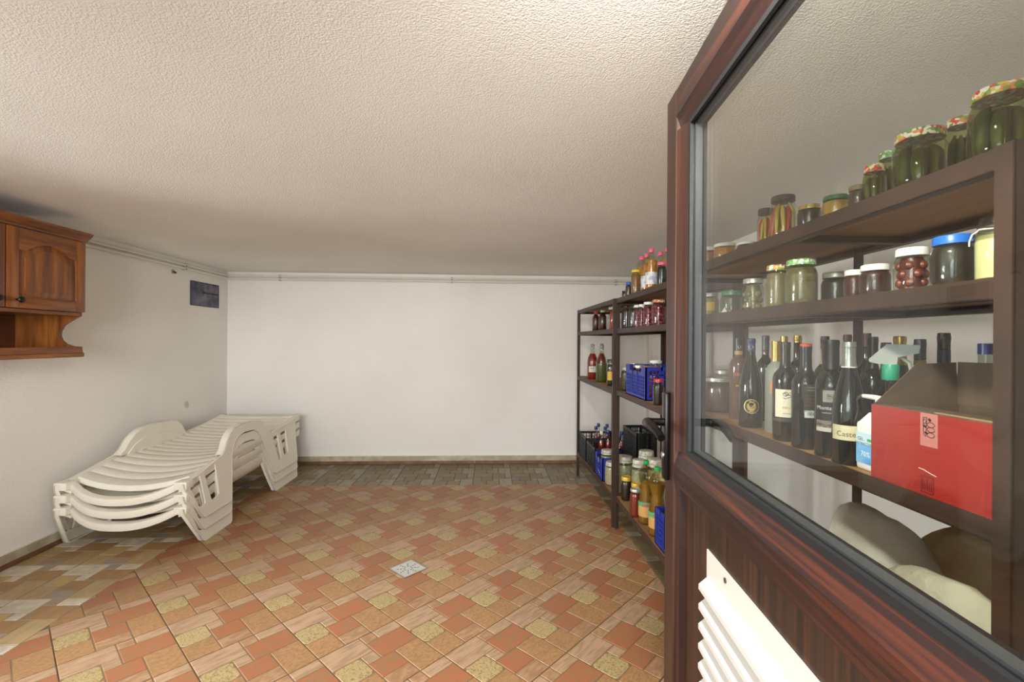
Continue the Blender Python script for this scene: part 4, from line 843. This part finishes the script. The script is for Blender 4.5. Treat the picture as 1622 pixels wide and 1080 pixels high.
obj('far_flap', G().add([(0.004, BL-0.003, BH), (BD-0.004, BL-0.003, BH), (BD-0.002, BL+0.002, BH+0.090), (0.098, BL-0.001, BH+0.086), (0.004, BL, BH), (BD-0.004, BL, BH), (BD-0.002, BL+0.005, BH+0.090), (0.098, BL+0.002, BH+0.086)], [(0,1,2,3), (4,7,6,5), (0,4,5,1), (1,5,6,2), (2,6,7,3), (3,7,4,0)]), kraft, t, flat=True)
obj('front_flap', G().add([(0.002, 0.004, BH), (0.002, BL-0.004, BH), (0.075, BL-0.02, BH-0.002), (0.075, 0.02, BH-0.002), (0.002, 0.004, BH+0.002), (0.002, BL-0.004, BH+0.002), (0.075, BL-0.02, BH), (0.075, 0.02, BH)], [(0,3,2,1), (4,5,6,7), (0,1,5,4), (1,2,6,5), (2,3,7,6), (3,0,4,7)]), kraft, t, flat=True)
obj('flap_edge', G().box((0.004, 0.0, BH+0.002), (0.012, 0.13, BH+0.004)), edge, t, flat=True)
tape = obj('tape', G().box((-0.0007, 0.118, 0.092), (-0.0001, 0.153, BH+0.0006)), mat('tape_clear', '#b4726a', 0.3), t, flat=True)
inkk = mat('ink_black', '#1a1210', 0.6)
def stroke2(g, pts, w, px):
    for (a0, b0), (a1, b1) in zip(pts, pts[1:]):
        L_ = math.hypot(a1-a0, b1-b0) or 1; na, nb = -(b1-b0)/L_*w/2, (a1-a0)/L_*w/2
        g.add([(px, a0+na, b0+nb), (px, a1+na, b1+nb), (px, a1-na, b1-nb), (px, a0-na, b0-nb)], [(0, 1, 2, 3)])
g = G(); ell = lambda cx, cy, rx, ry: [(cx+rx*math.cos(k*PI/8), cy+ry*math.sin(k*PI/8)) for k in range(17)]
for cz in (0.133, 0.124, 0.114): stroke2(g, ell(0.131, cz, 0.0075, 0.0045), 0.0011, -0.0012)
stroke2(g, [(0.147, 0.145), (0.146, 0.115), (0.141, 0.110), (0.139, 0.146), (0.147, 0.145)], 0.0011, -0.0012); stroke2(g, [(0.147, 0.13), (0.140, 0.128)], 0.004, -0.0012); stroke2(g, [(0.136, 0.144), (0.131, 0.140)], 0.005, -0.0012)
stroke2(g, ell(0.1435, 0.138, 0.003, 0.004), 0.001, -0.0012); stroke2(g, [(0.144, 0.118), (0.137, 0.116)], 0.003, -0.0012); obj('tape_print', g, inkk, tape, flat=True, fix=False)
g = G(); stroke2(g, [(0.150, 0.036), (0.126, 0.036), (0.126, 0.006), (0.150, 0.006), (0.150, 0.036)], 0.0009, -0.0005)
for k in range(5): stroke2(g, [(0.147-0.0043*k, 0.010), (0.147-0.0043*k, 0.030-0.004*(k % 2))], 0.0012, -0.0005)
obj('printed_mark', g, inkk, t, flat=True, fix=False)
obj('scuff', G().tube([(-0.0004, 0.156, 0.048), (-0.0004, 0.145, 0.047), (-0.0004, 0.131, 0.043), (-0.0004, 0.120, 0.041)], 0.0007, 5), mat('scuff_white', '#cfc6bd', 0.6), t)
# ================================================================== CRATES AND GOODS ON THE FAR SHELVES
crb = mat('crate_blue', '#1a2f8f', 0.4); crk = mat('crate_black', '#16181a', 0.45)
def crate(label, x, y, z, lx, ly, h, m, rz=0.0, dip=0.0, group='plastic crates on the shelves', bars=(7, 5)):
    """open lattice crate, corner at x,y; lx depth, ly length; dip lowers the middle of the long sides"""
    t = thing('crate', label, 'crate', (x, y, z), rz, group); w = 0.004
    obj('base', G().box((0, 0, 0), (lx, ly, 0.006)), m, t, flat=True)
    def side(name, n, L_, P, dp):
        g = G()
        def bx(a0, a1, z0, z1, th=w):
            c = [P(a0, 0), P(a1, th)]; g.box((min(c[0][0], c[1][0]), min(c[0][1], c[1][1]), z0), (max(c[0][0], c[1][0]), max(c[0][1], c[1][1]), z1))
        top = h-dp
        bx(0, 0.022, 0, h, 0.008); bx(L_-0.022, L_, 0, h, 0.008); bx(0.022, L_-0.022, 0.0, 0.02)
        bx(0.022, L_-0.022, top-0.022, top, 0.009)
        if dp: bx(0.022, L_*0.2, top, h, 0.008); bx(L_*0.8, L_-0.022, top, h, 0.008)
        for k in range(1, n): a = 0.022+(L_-0.044)*k/n; bx(a-0.0035, a+0.0035, 0.02, top-0.022)
        for k in range(1, 6): zz = 0.02+(top-0.042)*k/6; bx(0.022, L_-0.022, zz-0.003, zz+0.003, 0.003)
        bx(L_*0.36, L_*0.40, 0.02, top, 0.008); bx(L_*0.62, L_*0.66, 0.02, top, 0.008)
        obj(name, g, m, t, flat=True)
    side('side', bars[0]*2, ly, lambda a, d: (d, a), dip); side('side', bars[0]*2, ly, lambda a, d: (lx-d, a), dip)
    side('end', bars[1]*2, lx, lambda a, d: (a, d), 0.0); side('end', bars[1]*2, lx, lambda a, d: (a, ly-d), 0.0)
    return t
crate('black crate on the bottom shelf, next to the back wall', 0.898, 4.315, A4, 0.335, 0.355, 0.215, crk)
crate('black crate of bottles on the bottom shelf beside the blue crate of big jars', 0.902, 3.955, A4, 0.335, 0.350, 0.20, crk)
cb_ = crate('blue crate of big jars on the bottom shelf', 0.904, 3.69, A4, 0.21, 0.262, 0.185, crb, dip=0.03)
g = G(); stroke2(g, [(.13, .12), (.13, .165)], .012, -0.002); stroke2(g, [(.075, .03), (.085, .05), (.10, .045), (.11, .06), (.13, .05), (.15, .07)], .006, -0.002)
obj('white_print', g, mat('print_white', '#c9d0dc', 0.5), cb_, flat=True, fix=False)
crate('black crate at the back of the bottom shelf, under another black crate', 1.118, 3.50, A4, 0.158, 0.36, 0.205, crk)
crate('black crate stacked on another at the back of the bottom shelf behind the big jars', 1.118, 3.50, A4+0.2055, 0.158, 0.36, 0.215, crk)
crate('blue crate of jars on the third shelf of the middle unit', 0.925, 2.735, A3, 0.26, 0.40, 0.20, crb, dip=0.035)
crate('blue crate on the bottom shelf at the edge of the door', 0.925, 2.33, A4, 0.26, 0.235, 0.20, crb)
# syrup bottles with blue caps in the black crates
syr = mat('syrup_red', '#8f1f1c', 0.3, coat=0.5); GS = 'syrup bottles with blue caps in the black crates'
SB = [(1.08, 4.58, 'blue'), (1.02, 4.43, 'blue'), (1.155, 4.54, 'blue'), (1.105, 4.41, 'blue'), (1.085, 4.22, 'blue'), (1.135, 4.02, 'blue'), (1.195, 4.17, 'blue'), (1.20, 4.08, 'blue'), (1.19, 3.99, 'blue'), (1.02, 4.21, 'white'), (1.16, 4.26, 'yellow')]
for k, (x, y, cp) in enumerate(SB):
    lab = {'blue': 'red syrup bottle with blue cap, '+('in the far black crate nearest the back wall', 'at the front of the far black crate', 'at the back of the far black crate', 'in the middle of the far black crate', 'just left of the shelf post', 'just right of the shelf post', 'behind the two right of the shelf post', 'second back in the black crate right of the post', 'nearest the big film-covered jars')[min(k, 8)], 'white': 'small red syrup bottle with pale cap among the blue-capped ones', 'yellow': 'small red syrup bottle with yellow cap among the blue-capped ones'}[cp]
    t = thing('syrup_bottle', lab, 'bottle', (x, y, A4+0.0065), 0, GS if cp == 'blue' else None); hh = 0.30
    obj('glass', G().lathe([(0.027, 0), (0.030, 0.008), (0.030, 0.155), (0.027, 0.18), (0.016, 0.225), (0.0125, 0.245), (0.0125, 0.275)], 16), glass, t, angle=50)
    obj('syrup', G().lathe([(0.026, 0.003), (0.0285, 0.01), (0.0285, 0.153), (0.025, 0.178), (0.018, 0.205), (0, 0.205)], 16), syr, t)
    obj('cap', G().lathe([(0.0145, 0.268), (0.0155, 0.27), (0.0155, 0.297), (0.0135, 0.30), (0, 0.30)], 14), lidm({'blue': 'navy', 'white': 'white', 'yellow': 'yellow'}[cp]), t)
# big jars with film-covered tops
def big_jar(label, x, y, ztop, r=0.062, z=A4, fill='#a39b7c', beans=False):
    h = ztop-z; t = thing('big_jar', label, 'jar', (x, y, z), 0, 'big jars with film-covered tops on the bottom shelf')
    obj('glass', G().lathe([(r*0.82, 0), (r*0.95, 0.006), (r, 0.03), (r, h*0.68), (r*0.93, h*0.78), (r*0.80, h*0.85), (r*0.80, h*0.93)], 24), glass, t, angle=50)
    obj('contents', G().lathe([(r*0.8, 0.004), (r*0.93, 0.01), (r*0.965, 0.03), (r*0.965, h*0.66), (r*0.88, h*0.77), (0, h*0.78)], 24), speckle('beans', '#b9a98a', '#8a6f58', 120, 0.42, 0.6) if beans else stuffm(fill, '#8a8468'), t)
    obj('film_cover', G().lathe([(r*0.93, h*0.84), (r*0.86, h*0.90), (r*0.87, h*0.96), (r*0.83, h*0.992), (r*0.70, h), (0, h*0.997)], 22), mat('film_grey', '#a39f8e', 0.25, var=('#c4c0ae', 45, 4, 0.42, 0.6), bump=(70, 0.6, 0.006)), t)
    obj('rubber_band', G().tube([(r*0.875*math.cos(a*PI/10), r*0.875*math.sin(a*PI/10), h*0.90) for a in range(20)], 0.002, 6, closed=True), mat('band_tan', '#8f8768', 0.7), t)
big_jar('big film-covered jar standing in the blue crate on the bottom shelf', 0.985, 3.84, 0.456, 0.06, A4+0.0065)
big_jar('big film-covered jar just behind the shelf posts on the bottom shelf', 1.005, 3.43, 0.505, 0.066)
big_jar('big film-covered jar at the back in front of the stacked black crates', 1.125, 3.30, 0.575, 0.060)
big_jar('big film-covered jar in the middle of the row of big jars', 1.03, 3.17, 0.545, 0.050)
big_jar('big film-covered jar second from the stacked black crates', 1.135, 3.14, 0.555, 0.060)
big_jar('lower film-covered jar above the dark honey jars', 1.13, 2.995, 0.515, 0.050)
big_jar('big film-covered jar partly behind the juice bottles', 1.09, 2.83, 0.555, 0.064)
big_jar('jar of speckled beans on the bottom shelf beside the shelf post', 0.968, 3.615, 0.415, 0.062, beans=True)
jar('dark honey jar with yellow lid on the bottom shelf', 0.970, 3.26, A4, 0.038, 0.165, 'honey', '#26130c', group='honey jars on the bottom shelf', lidh=0.02)
jar('second dark honey jar with yellow lid, behind the red jar', 0.985, 3.09, A4, 0.034, 0.17, 'honey', '#2a150d', group='honey jars on the bottom shelf', lidh=0.02)
jar('dark jar with gold lid between the honey jar and the red jar', 1.045, 3.055, A4, 0.034, 0.155, 'gold', '#35160f', group='honey jars on the bottom shelf')
jar('jar of red preserve with silver lid at the front of the bottom shelf', 0.940, 2.955, A4, 0.037, 0.175, 'silver', '#7a1f14', group='preserve jars on the bottom shelf')
# juice bottles
GJ = 'plastic juice bottles on the bottom shelf'
for lab, x, y, h, r in (('hourglass-shaped plastic juice bottle with green cap, farther from the door edge', 0.968, 2.838, 0.385, 0.046), ('hourglass-shaped plastic juice bottle with green cap, at the edge of the door', 0.972, 2.655, 0.395, 0.049)):
    t = thing('juice_bottle', lab, 'bottle', (x, y, A4), 0, GJ); ca = math.atan2(-y, -x)
    pr = [(0.75, 0), (0.95, .02), (1, .05), (1, .30), (.98, .36), (.85, .44), (.72, .54), (.68, .58), (.74, .64), (.92, .71), (1.0, .77), (.96, .83), (.72, .885), (.40, .92), (.28, .935), (.28, .955)]
    obj('bottle_body', G().lathe([(r*a, h*b) for a, b in pr], 28), clear('juice_plastic', '#e9e2c4', 0.04, 1.0, 1.45), t, angle=60)
    obj('juice', G().lathe([(r*a*0.96, h*b+0.002) for a, b in pr if b <= (.69 if r < .048 else .80)]+[(0, h*(.69 if r < .048 else .80)+0.002)], 24), mat('juice_amber', '#8a6a2c', 0.25, var=('#6d5424', 6, 2, 0.4, 0.6), coat=0.3), t, angle=60)
    obj('cap', G().lathe([(r*0.34, h*.945), (r*0.36, h*.95), (r*0.36, h*.995), (r*0.30, h), (0, h)], 18), lidm('lime'), t)
    rad_ = lambda b: r*1.012
    lb = obj('label', G().lathe([(r*1.01, h*.13), (r*1.01, h*.36)], 20, a0=ca-1.5, a1=ca+1.5), mat('juice_label_%s' % ('a' if r < .048 else 'b'), '#b9894c', 0.5, var=('#86a566', (14, 14, 9), 3, 0.42, 0.58)), t, fix=False)
    obj('label_top', G().lathe([(r*1.015, h*.29), (r*1.015, h*.362)], 20, a0=ca-1.5, a1=ca+1.5), mat('juice_label_green', '#4d9466', 0.5), lb, fix=False)
    g = G(); R = r*1.025
    for k in range(5): g.add([(R*math.cos(ca+p/R), R*math.sin(ca+p/R), zz) for p, zz in ((-.024+.010*k, h*.295), (-.018+.010*k, h*.295), (-.0175+.010*k, h*.338), (-.0235+.010*k, h*.338))], [(0, 1, 2, 3)])
    obj('red_print', g, mat('ink_red', '#b8202c', 0.5), lb, flat=True, fix=False)
# third shelf of the far and middle units
t = None
def bail_bottle(label, x, y, z, r, h, fill, frac, patch=None):
    t = thing('swing_top_bottle', label, 'bottle', (x, y, z), 0, 'swing-top bottles on the third shelf'); ca = math.atan2(-y, -x)
    pr = [(0.88, 0), (1, .03), (1, .50), (.93, .58), (.74, .65), (.52, .72), (.41, .77), (.38, .86), (.44, .87), (.44, .90), (.36, .91), (.36, .95)]
    obj('glass', G().lathe([(r*a, h*b) for a, b in pr], 24), glass, t, angle=60)
    inner = [(r*a*0.95, h*b+0.003) for a, b in pr if b <= frac]; obj('contents', G().lathe(inner+[(0, inner[-1][1])], 24), stuffm(fill), t, angle=60)
    obj('stopper', G().lathe([(r*0.34, h*.94), (r*0.42, h*.955), (r*0.42, h*.99), (r*0.3, h), (0, h)], 16), mat('stopper_grey', '#8d8b92', 0.4), t)
    obj('wire_bail', G().tube([(0, r*0.47, h*.88), (0, r*0.52, h*.93), (0, r*0.3, h*1.0), (0, 0, h*1.01), (0, -r*0.3, h*1.0), (0, -r*0.52, h*.93), (0, -r*0.47, h*.88)], 0.0022, 6).tube([(r*0.47*math.cos(k*PI/8), r*0.47*math.sin(k*PI/8), h*.885) for k in range(16)], 0.0022, 6, closed=True), steel, t)
    if patch:
        lb = obj('label', G().lathe([(r*1.008, h*.20), (r*1.008, h*.37)], 10, a0=ca-0.75, a1=ca+0.75), mat('label_cream', '#cfcabb', 0.6), t, fix=False)
        g = G(); R = r*1.02; heart = [(0, -.013), (.013, .002), (.010, .011), (.005, .011), (0, .006), (-.005, .011), (-.010, .011), (-.013, .002)]
        g.add([(R*math.cos(ca+a*1.15/R), R*math.sin(ca+a*1.15/R), h*.285+b*1.3) for a, b in heart], [tuple(range(8))]); obj('heart', g, mat('ink_heart', '#5a626b', 0.6), lb, flat=True, fix=False)
bail_bottle('swing-top bottle of red tomato sauce with a white heart label', 0.965, 4.355, A3, 0.048, 0.325, '#8c1f17', .72, True)
bail_bottle('swing-top bottle of red sauce behind the heart-labelled one', 1.04, 4.30, A3, 0.040, 0.33, '#8c1f17', .72)
bail_bottle('swing-top bottle of green pickled vegetables on the third shelf', 0.971, 4.02, A3, 0.049, 0.318, '#4c5122', .50)
jar('dark jar with yellow label beside the shelf post on the third shelf', 0.959, 3.66, A3, 0.033, 0.21, 'dark', '#161411', group='jars on the third shelf', lidh=0.02, label_patch=(0.22, 0.55, '#c9a03c', 0.9))
jar('dark glass jar with grey lid right of the shelf post on the third shelf', 0.972, 3.30, A3, 0.034, 0.17, 'grey', '#241f19', group='jars on the third shelf', col2='#4a3a26')
jar('taller dark glass jar with silver lid beside the blue crate on the third shelf', 1.0, 3.20, A3, 0.036, 0.205, 'silver', '#1d1a16', group='jars on the third shelf')
jar('dark jar with red lid in front of the blue crate, beside the door edge', 0.94, 2.560, A3, 0.031, 0.145, 'red', '#201510', group='jars on the third shelf')
for k, (x, y, ld, lab) in enumerate(((0.99, 3.06, 'silver', 'jar with silver lid in the far corner of the blue crate'), (1.07, 2.97, 'white', 'jar with white lid at the back of the blue crate'), (1.0, 2.945, 'gold', 'jar with gold lid in the middle of the blue crate'), (1.01, 2.83, 'tan', 'jar with tan lid in the near end of the blue crate'))):
    jar(lab, x, y, A3+0.0065, 0.042, 0.19 if k != 1 else 0.225, ld, '#7a2028' if k else '#2c2416', group='jars in the blue crate')
# second shelf of the far and middle units
GS2 = 'jars and bottles on the second shelf of the far units'
def plain_bottle(label, x, y, z, r, h, col, cap, full=0.9, group=GS2):
    t = thing('sauce_bottle', label, 'bottle', (x, y, z), 0, group); pr = [(0.9, 0), (1, .03), (1, .62), (.9, .72), (.62, .80), (.5, .85), (.5, .92)]
    obj('glass', G().lathe([(r*a, h*b) for a, b in pr], 20), glass, t, angle=60)
    if col: inner = [(r*a*.95, h*b+.002) for a, b in pr if b <= full]; obj('contents', G().lathe(inner+[(0, inner[-1][1])], 20), stuffm(col), t, angle=60)
    obj('cap', G().lathe([(r*.56, h*.90), (r*.58, h*.91), (r*.58, h*.99), (r*.5, h), (0, h)], 16), lidm(cap), t)
plain_bottle('dark red bottle with red cap, farthest on the second shelf', 0.964, 4.22, A2, 0.033, 0.18, '#4a1416', 'red')
plain_bottle('dark red bottle with green cap on the second shelf', 0.968, 3.98, A2, 0.034, 0.178, '#3a1214', 'flower_green')
plain_bottle('clear bottle on the second shelf, left of the shelf post', 0.985, 3.79, A2, 0.024, 0.19, '#8f8c84', 'white', 0.3)
plain_bottle('bright red bottle with white cap against the shelf post', 0.966, 3.635, A2, 0.027, 0.182, '#a3261c', 'white')
jar('tall dark jar with black lid right of the shelf post on the second shelf', 0.975, 3.30, A2, 0.036, 0.168, 'black', '#2a1214', group=GS2)
jar('second tall dark jar with black lid on the second shelf', 0.980, 3.16, A2, 0.034, 0.156, 'black', '#241215', group=GS2)
for lab, x, y, r, h, ld in (('narrow jar of cherries with white lid beside the dark jars', 0.967, 3.035, 0.023, 0.150, 'white'), ('narrow jar of cherries with white lid, second from the dark jars', 0.968, 2.945, 0.022, 0.147, 'white'), ('jar of cherries with white lid beside the flower-lidded cherry jar', 0.962, 2.800, 0.031, 0.150, 'white'), ('wide jar of cherries with red flowered lid at the edge of the door', 0.972, 2.655, 0.040, 0.151, 'flower_red')):
    jar(lab, x, y, A2, r, h, ld, '#8a1f35', 'fruit', group='cherry jars on the second shelf', col2='#5a1424')
# top shelf of the middle unit
jar('small black jar lying low at the far end of the top shelf', 0.955, 3.275, A1, 0.022, 0.05, 'black', '#1a1512', group='jars on the top shelf of the middle unit')
jar('small jar with blue lid on the top shelf of the middle unit', 0.956, 3.19, A1, 0.022, 0.100, 'blue', '#3a2218', group='jars on the top shelf of the middle unit')
jar('tall brown jar with yellow lid beside the oil bottles', 0.965, 3.06, A1, 0.031, 0.165, 'yellow', '#7a4f22', group='jars on the top shelf of the middle unit', col2='#94642c')
oilc = mat('oil_amber', '#b37a1e', 0.2, var=('#8f5f16', 40, 3, 0.4, 0.65), bump=(60, .4, .004), coat=0.3)
OB = [(1.01, 3.05+.03, 'cooking oil bottle with pink cap, farthest of the five'), (0.985, 2.905, 'cooking oil bottle with pink cap, second from the far end'), (0.955, 2.735, 'cooking oil bottle with pink cap and white label, at the front of the five'), (1.045, 2.83, 'cooking oil bottle with pink cap behind the front one'), (1.04, 2.70, 'cooking oil bottle with pink cap nearest the door edge')]
for x, y, lab in OB:
    t = thing('oil_bottle', lab, 'bottle', (x, y, A1), 0, 'cooking oil bottles on the top shelf'); r, h = 0.034, 0.245 if y < 3 else 0.262; ca = math.atan2(-y, -x)
    pr = [(0.85, 0), (1, .03), (.93, .09), (1, .12), (.97, .40), (1, .46), (1, .70), (.86, .80), (.52, .875), (.38, .90), (.38, .925)]
    obj('bottle_body', G().lathe([(r*a, h*b) for a, b in pr], 20), petg, t, angle=60); inner = [(r*a*.96, h*b+.002) for a, b in pr if b <= .72]
    obj('oil', G().lathe(inner+[(0, inner[-1][1])], 20), oilc, t, angle=60); obj('cap', G().lathe([(r*.45, h*.90), (r*.48, h*.91), (r*.48, h*.985), (r*.4, h), (0, h)], 16), lidm('pink'), t)
    lb = obj('label', G().lathe([(r*1.01, h*.12), (r*1.01, h*.42)], 14, a0=ca-1.3, a1=ca+1.3), mat('oil_label', '#cfccc6', 0.5, var=('#8f9fb8', (40, 40, 30), 3, .48, .62)), t, fix=False)
jar('dark jar with pink lid beside the oil bottles, at the edge of the door', 0.948, 2.545, A1, 0.027, 0.130, 'pink', '#101210', group='jars on the top shelf of the middle unit')

# ---- jars at the far end of the third shelf behind the glass
jar('big jar of plums with silver lid behind the handle, far end of the bottle row', 0.945, 1.885, C3, 0.060, 0.140, 'silver', '#5a3a34', group='jars at the far end of the bottle shelf')
for k, (x, y, lab) in enumerate(((1.05, 2.05, 'jar with silver lid behind the big plum jar, far left of the group'), (1.13, 2.0, 'jar with silver lid behind the big plum jar, right of the group'), (0.925, 2.05, 'jar of red preserve beside the big plum jar, nearest the door frame'))):
    jar(lab, x, y, C3, 0.045, 0.16 if k < 2 else 0.13, 'silver', '#5a2a24' if k < 2 else '#8a3028', group='jars at the far end of the bottle shelf')
# ---- bottles and sacks on the bottom shelf behind the glass
for k, (x, y, cp, lab) in enumerate(((0.99, 1.98, 'wine', 'dark bottle with red-brown capsule low behind the door glass, nearest the front edge'), (1.06, 2.02, 'wine', 'dark bottle with red-brown capsule low behind the glass, second from the front'), (1.03, 1.90, 'grey', 'dark bottle with grey capsule low behind the door glass'), (1.115, 1.93, 'wine', 'dark bottle with red-brown capsule low behind the glass, farthest right'), (1.10, 2.06, 'wine', 'dark bottle with red-brown capsule low behind the glass, at the back of the group'))):
    bottle(lab, x, y, 0.034, 0.30+0.01*(k % 2), 'bordeaux', dkg, cp, 0.86, z=A4, group='bottles on the bottom shelf behind the glass')
def sack(label, c, rad, rz, m, seed, tilt=0.0, lump=0.10, name='sack'):
    rng = random.Random(seed); ph = [rng.uniform(0, 6.28) for _ in range(8)]; bm = bmesh.new(); bmesh.ops.create_icosphere(bm, subdivisions=4, radius=1.0)
    for v in bm.verts:
        p = v.co.normalized(); e = 0.72; q = Vector([math.copysign(abs(a)**e, a) for a in p])
        k = 1+lump*(0.5*math.sin(3.1*p.x+2*p.y+ph[0])+0.5*math.sin(4.3*p.y-3*p.z+ph[1])+0.35*math.sin(7*p.z+5*p.x+ph[2])+0.2*math.sin(13*p.y+9*p.x+ph[3]))
        q = Vector((q.x*rad[0], q.y*rad[1], q.z*rad[2]))*k
        q.x += tilt*q.z; v.co = q
    zmin = min(v.co.z for v in bm.verts)
    for v in bm.verts:
        if v.co.z < zmin*0.9: v.co.z = zmin*0.9
    t = tag(obj(name, G().bm(bm), m, None, c, (0, 0, rz), angle=80), label, 'sack', 'sacks on the bottom shelf'); return t
def cloth(n, a, b): return mat(n, a, 0.85, var=(b, (5, 4, 7), 6, 0.38, 0.64), bump=(26, 0.5, 0.02, 5))
sack('pale grey sack leaning on the others on the bottom shelf behind the glass', (0.985, 1.130, 0.560), (0.090, 0.165, 0.345), 0.1, cloth('sack_grey', '#b3b0a2', '#d0ccbd'), 3, lump=0.08)
sack('brown sack at the back of the bottom shelf behind the glass', (1.085, 0.965, 0.575), (0.066, 0.215, 0.365), 0.0, cloth('sack_brown', '#a0875a', '#c4b18c'), 5, lump=0.05)
sack('greenish white sack at the front of the bottom shelf behind the glass', (0.890, 0.895, 0.535), (0.076, 0.180, 0.335), -0.05, cloth('sack_green', '#a5a18a', '#c6c1ab'), 8, lump=0.08)
sack('low beige sack lying left of the grey sack on the bottom shelf', (1.03, 1.445, 0.475), (0.10, 0.115, 0.280), 0.0, cloth('sack_beige', '#b5a98e', '#c9bea4'), 11)
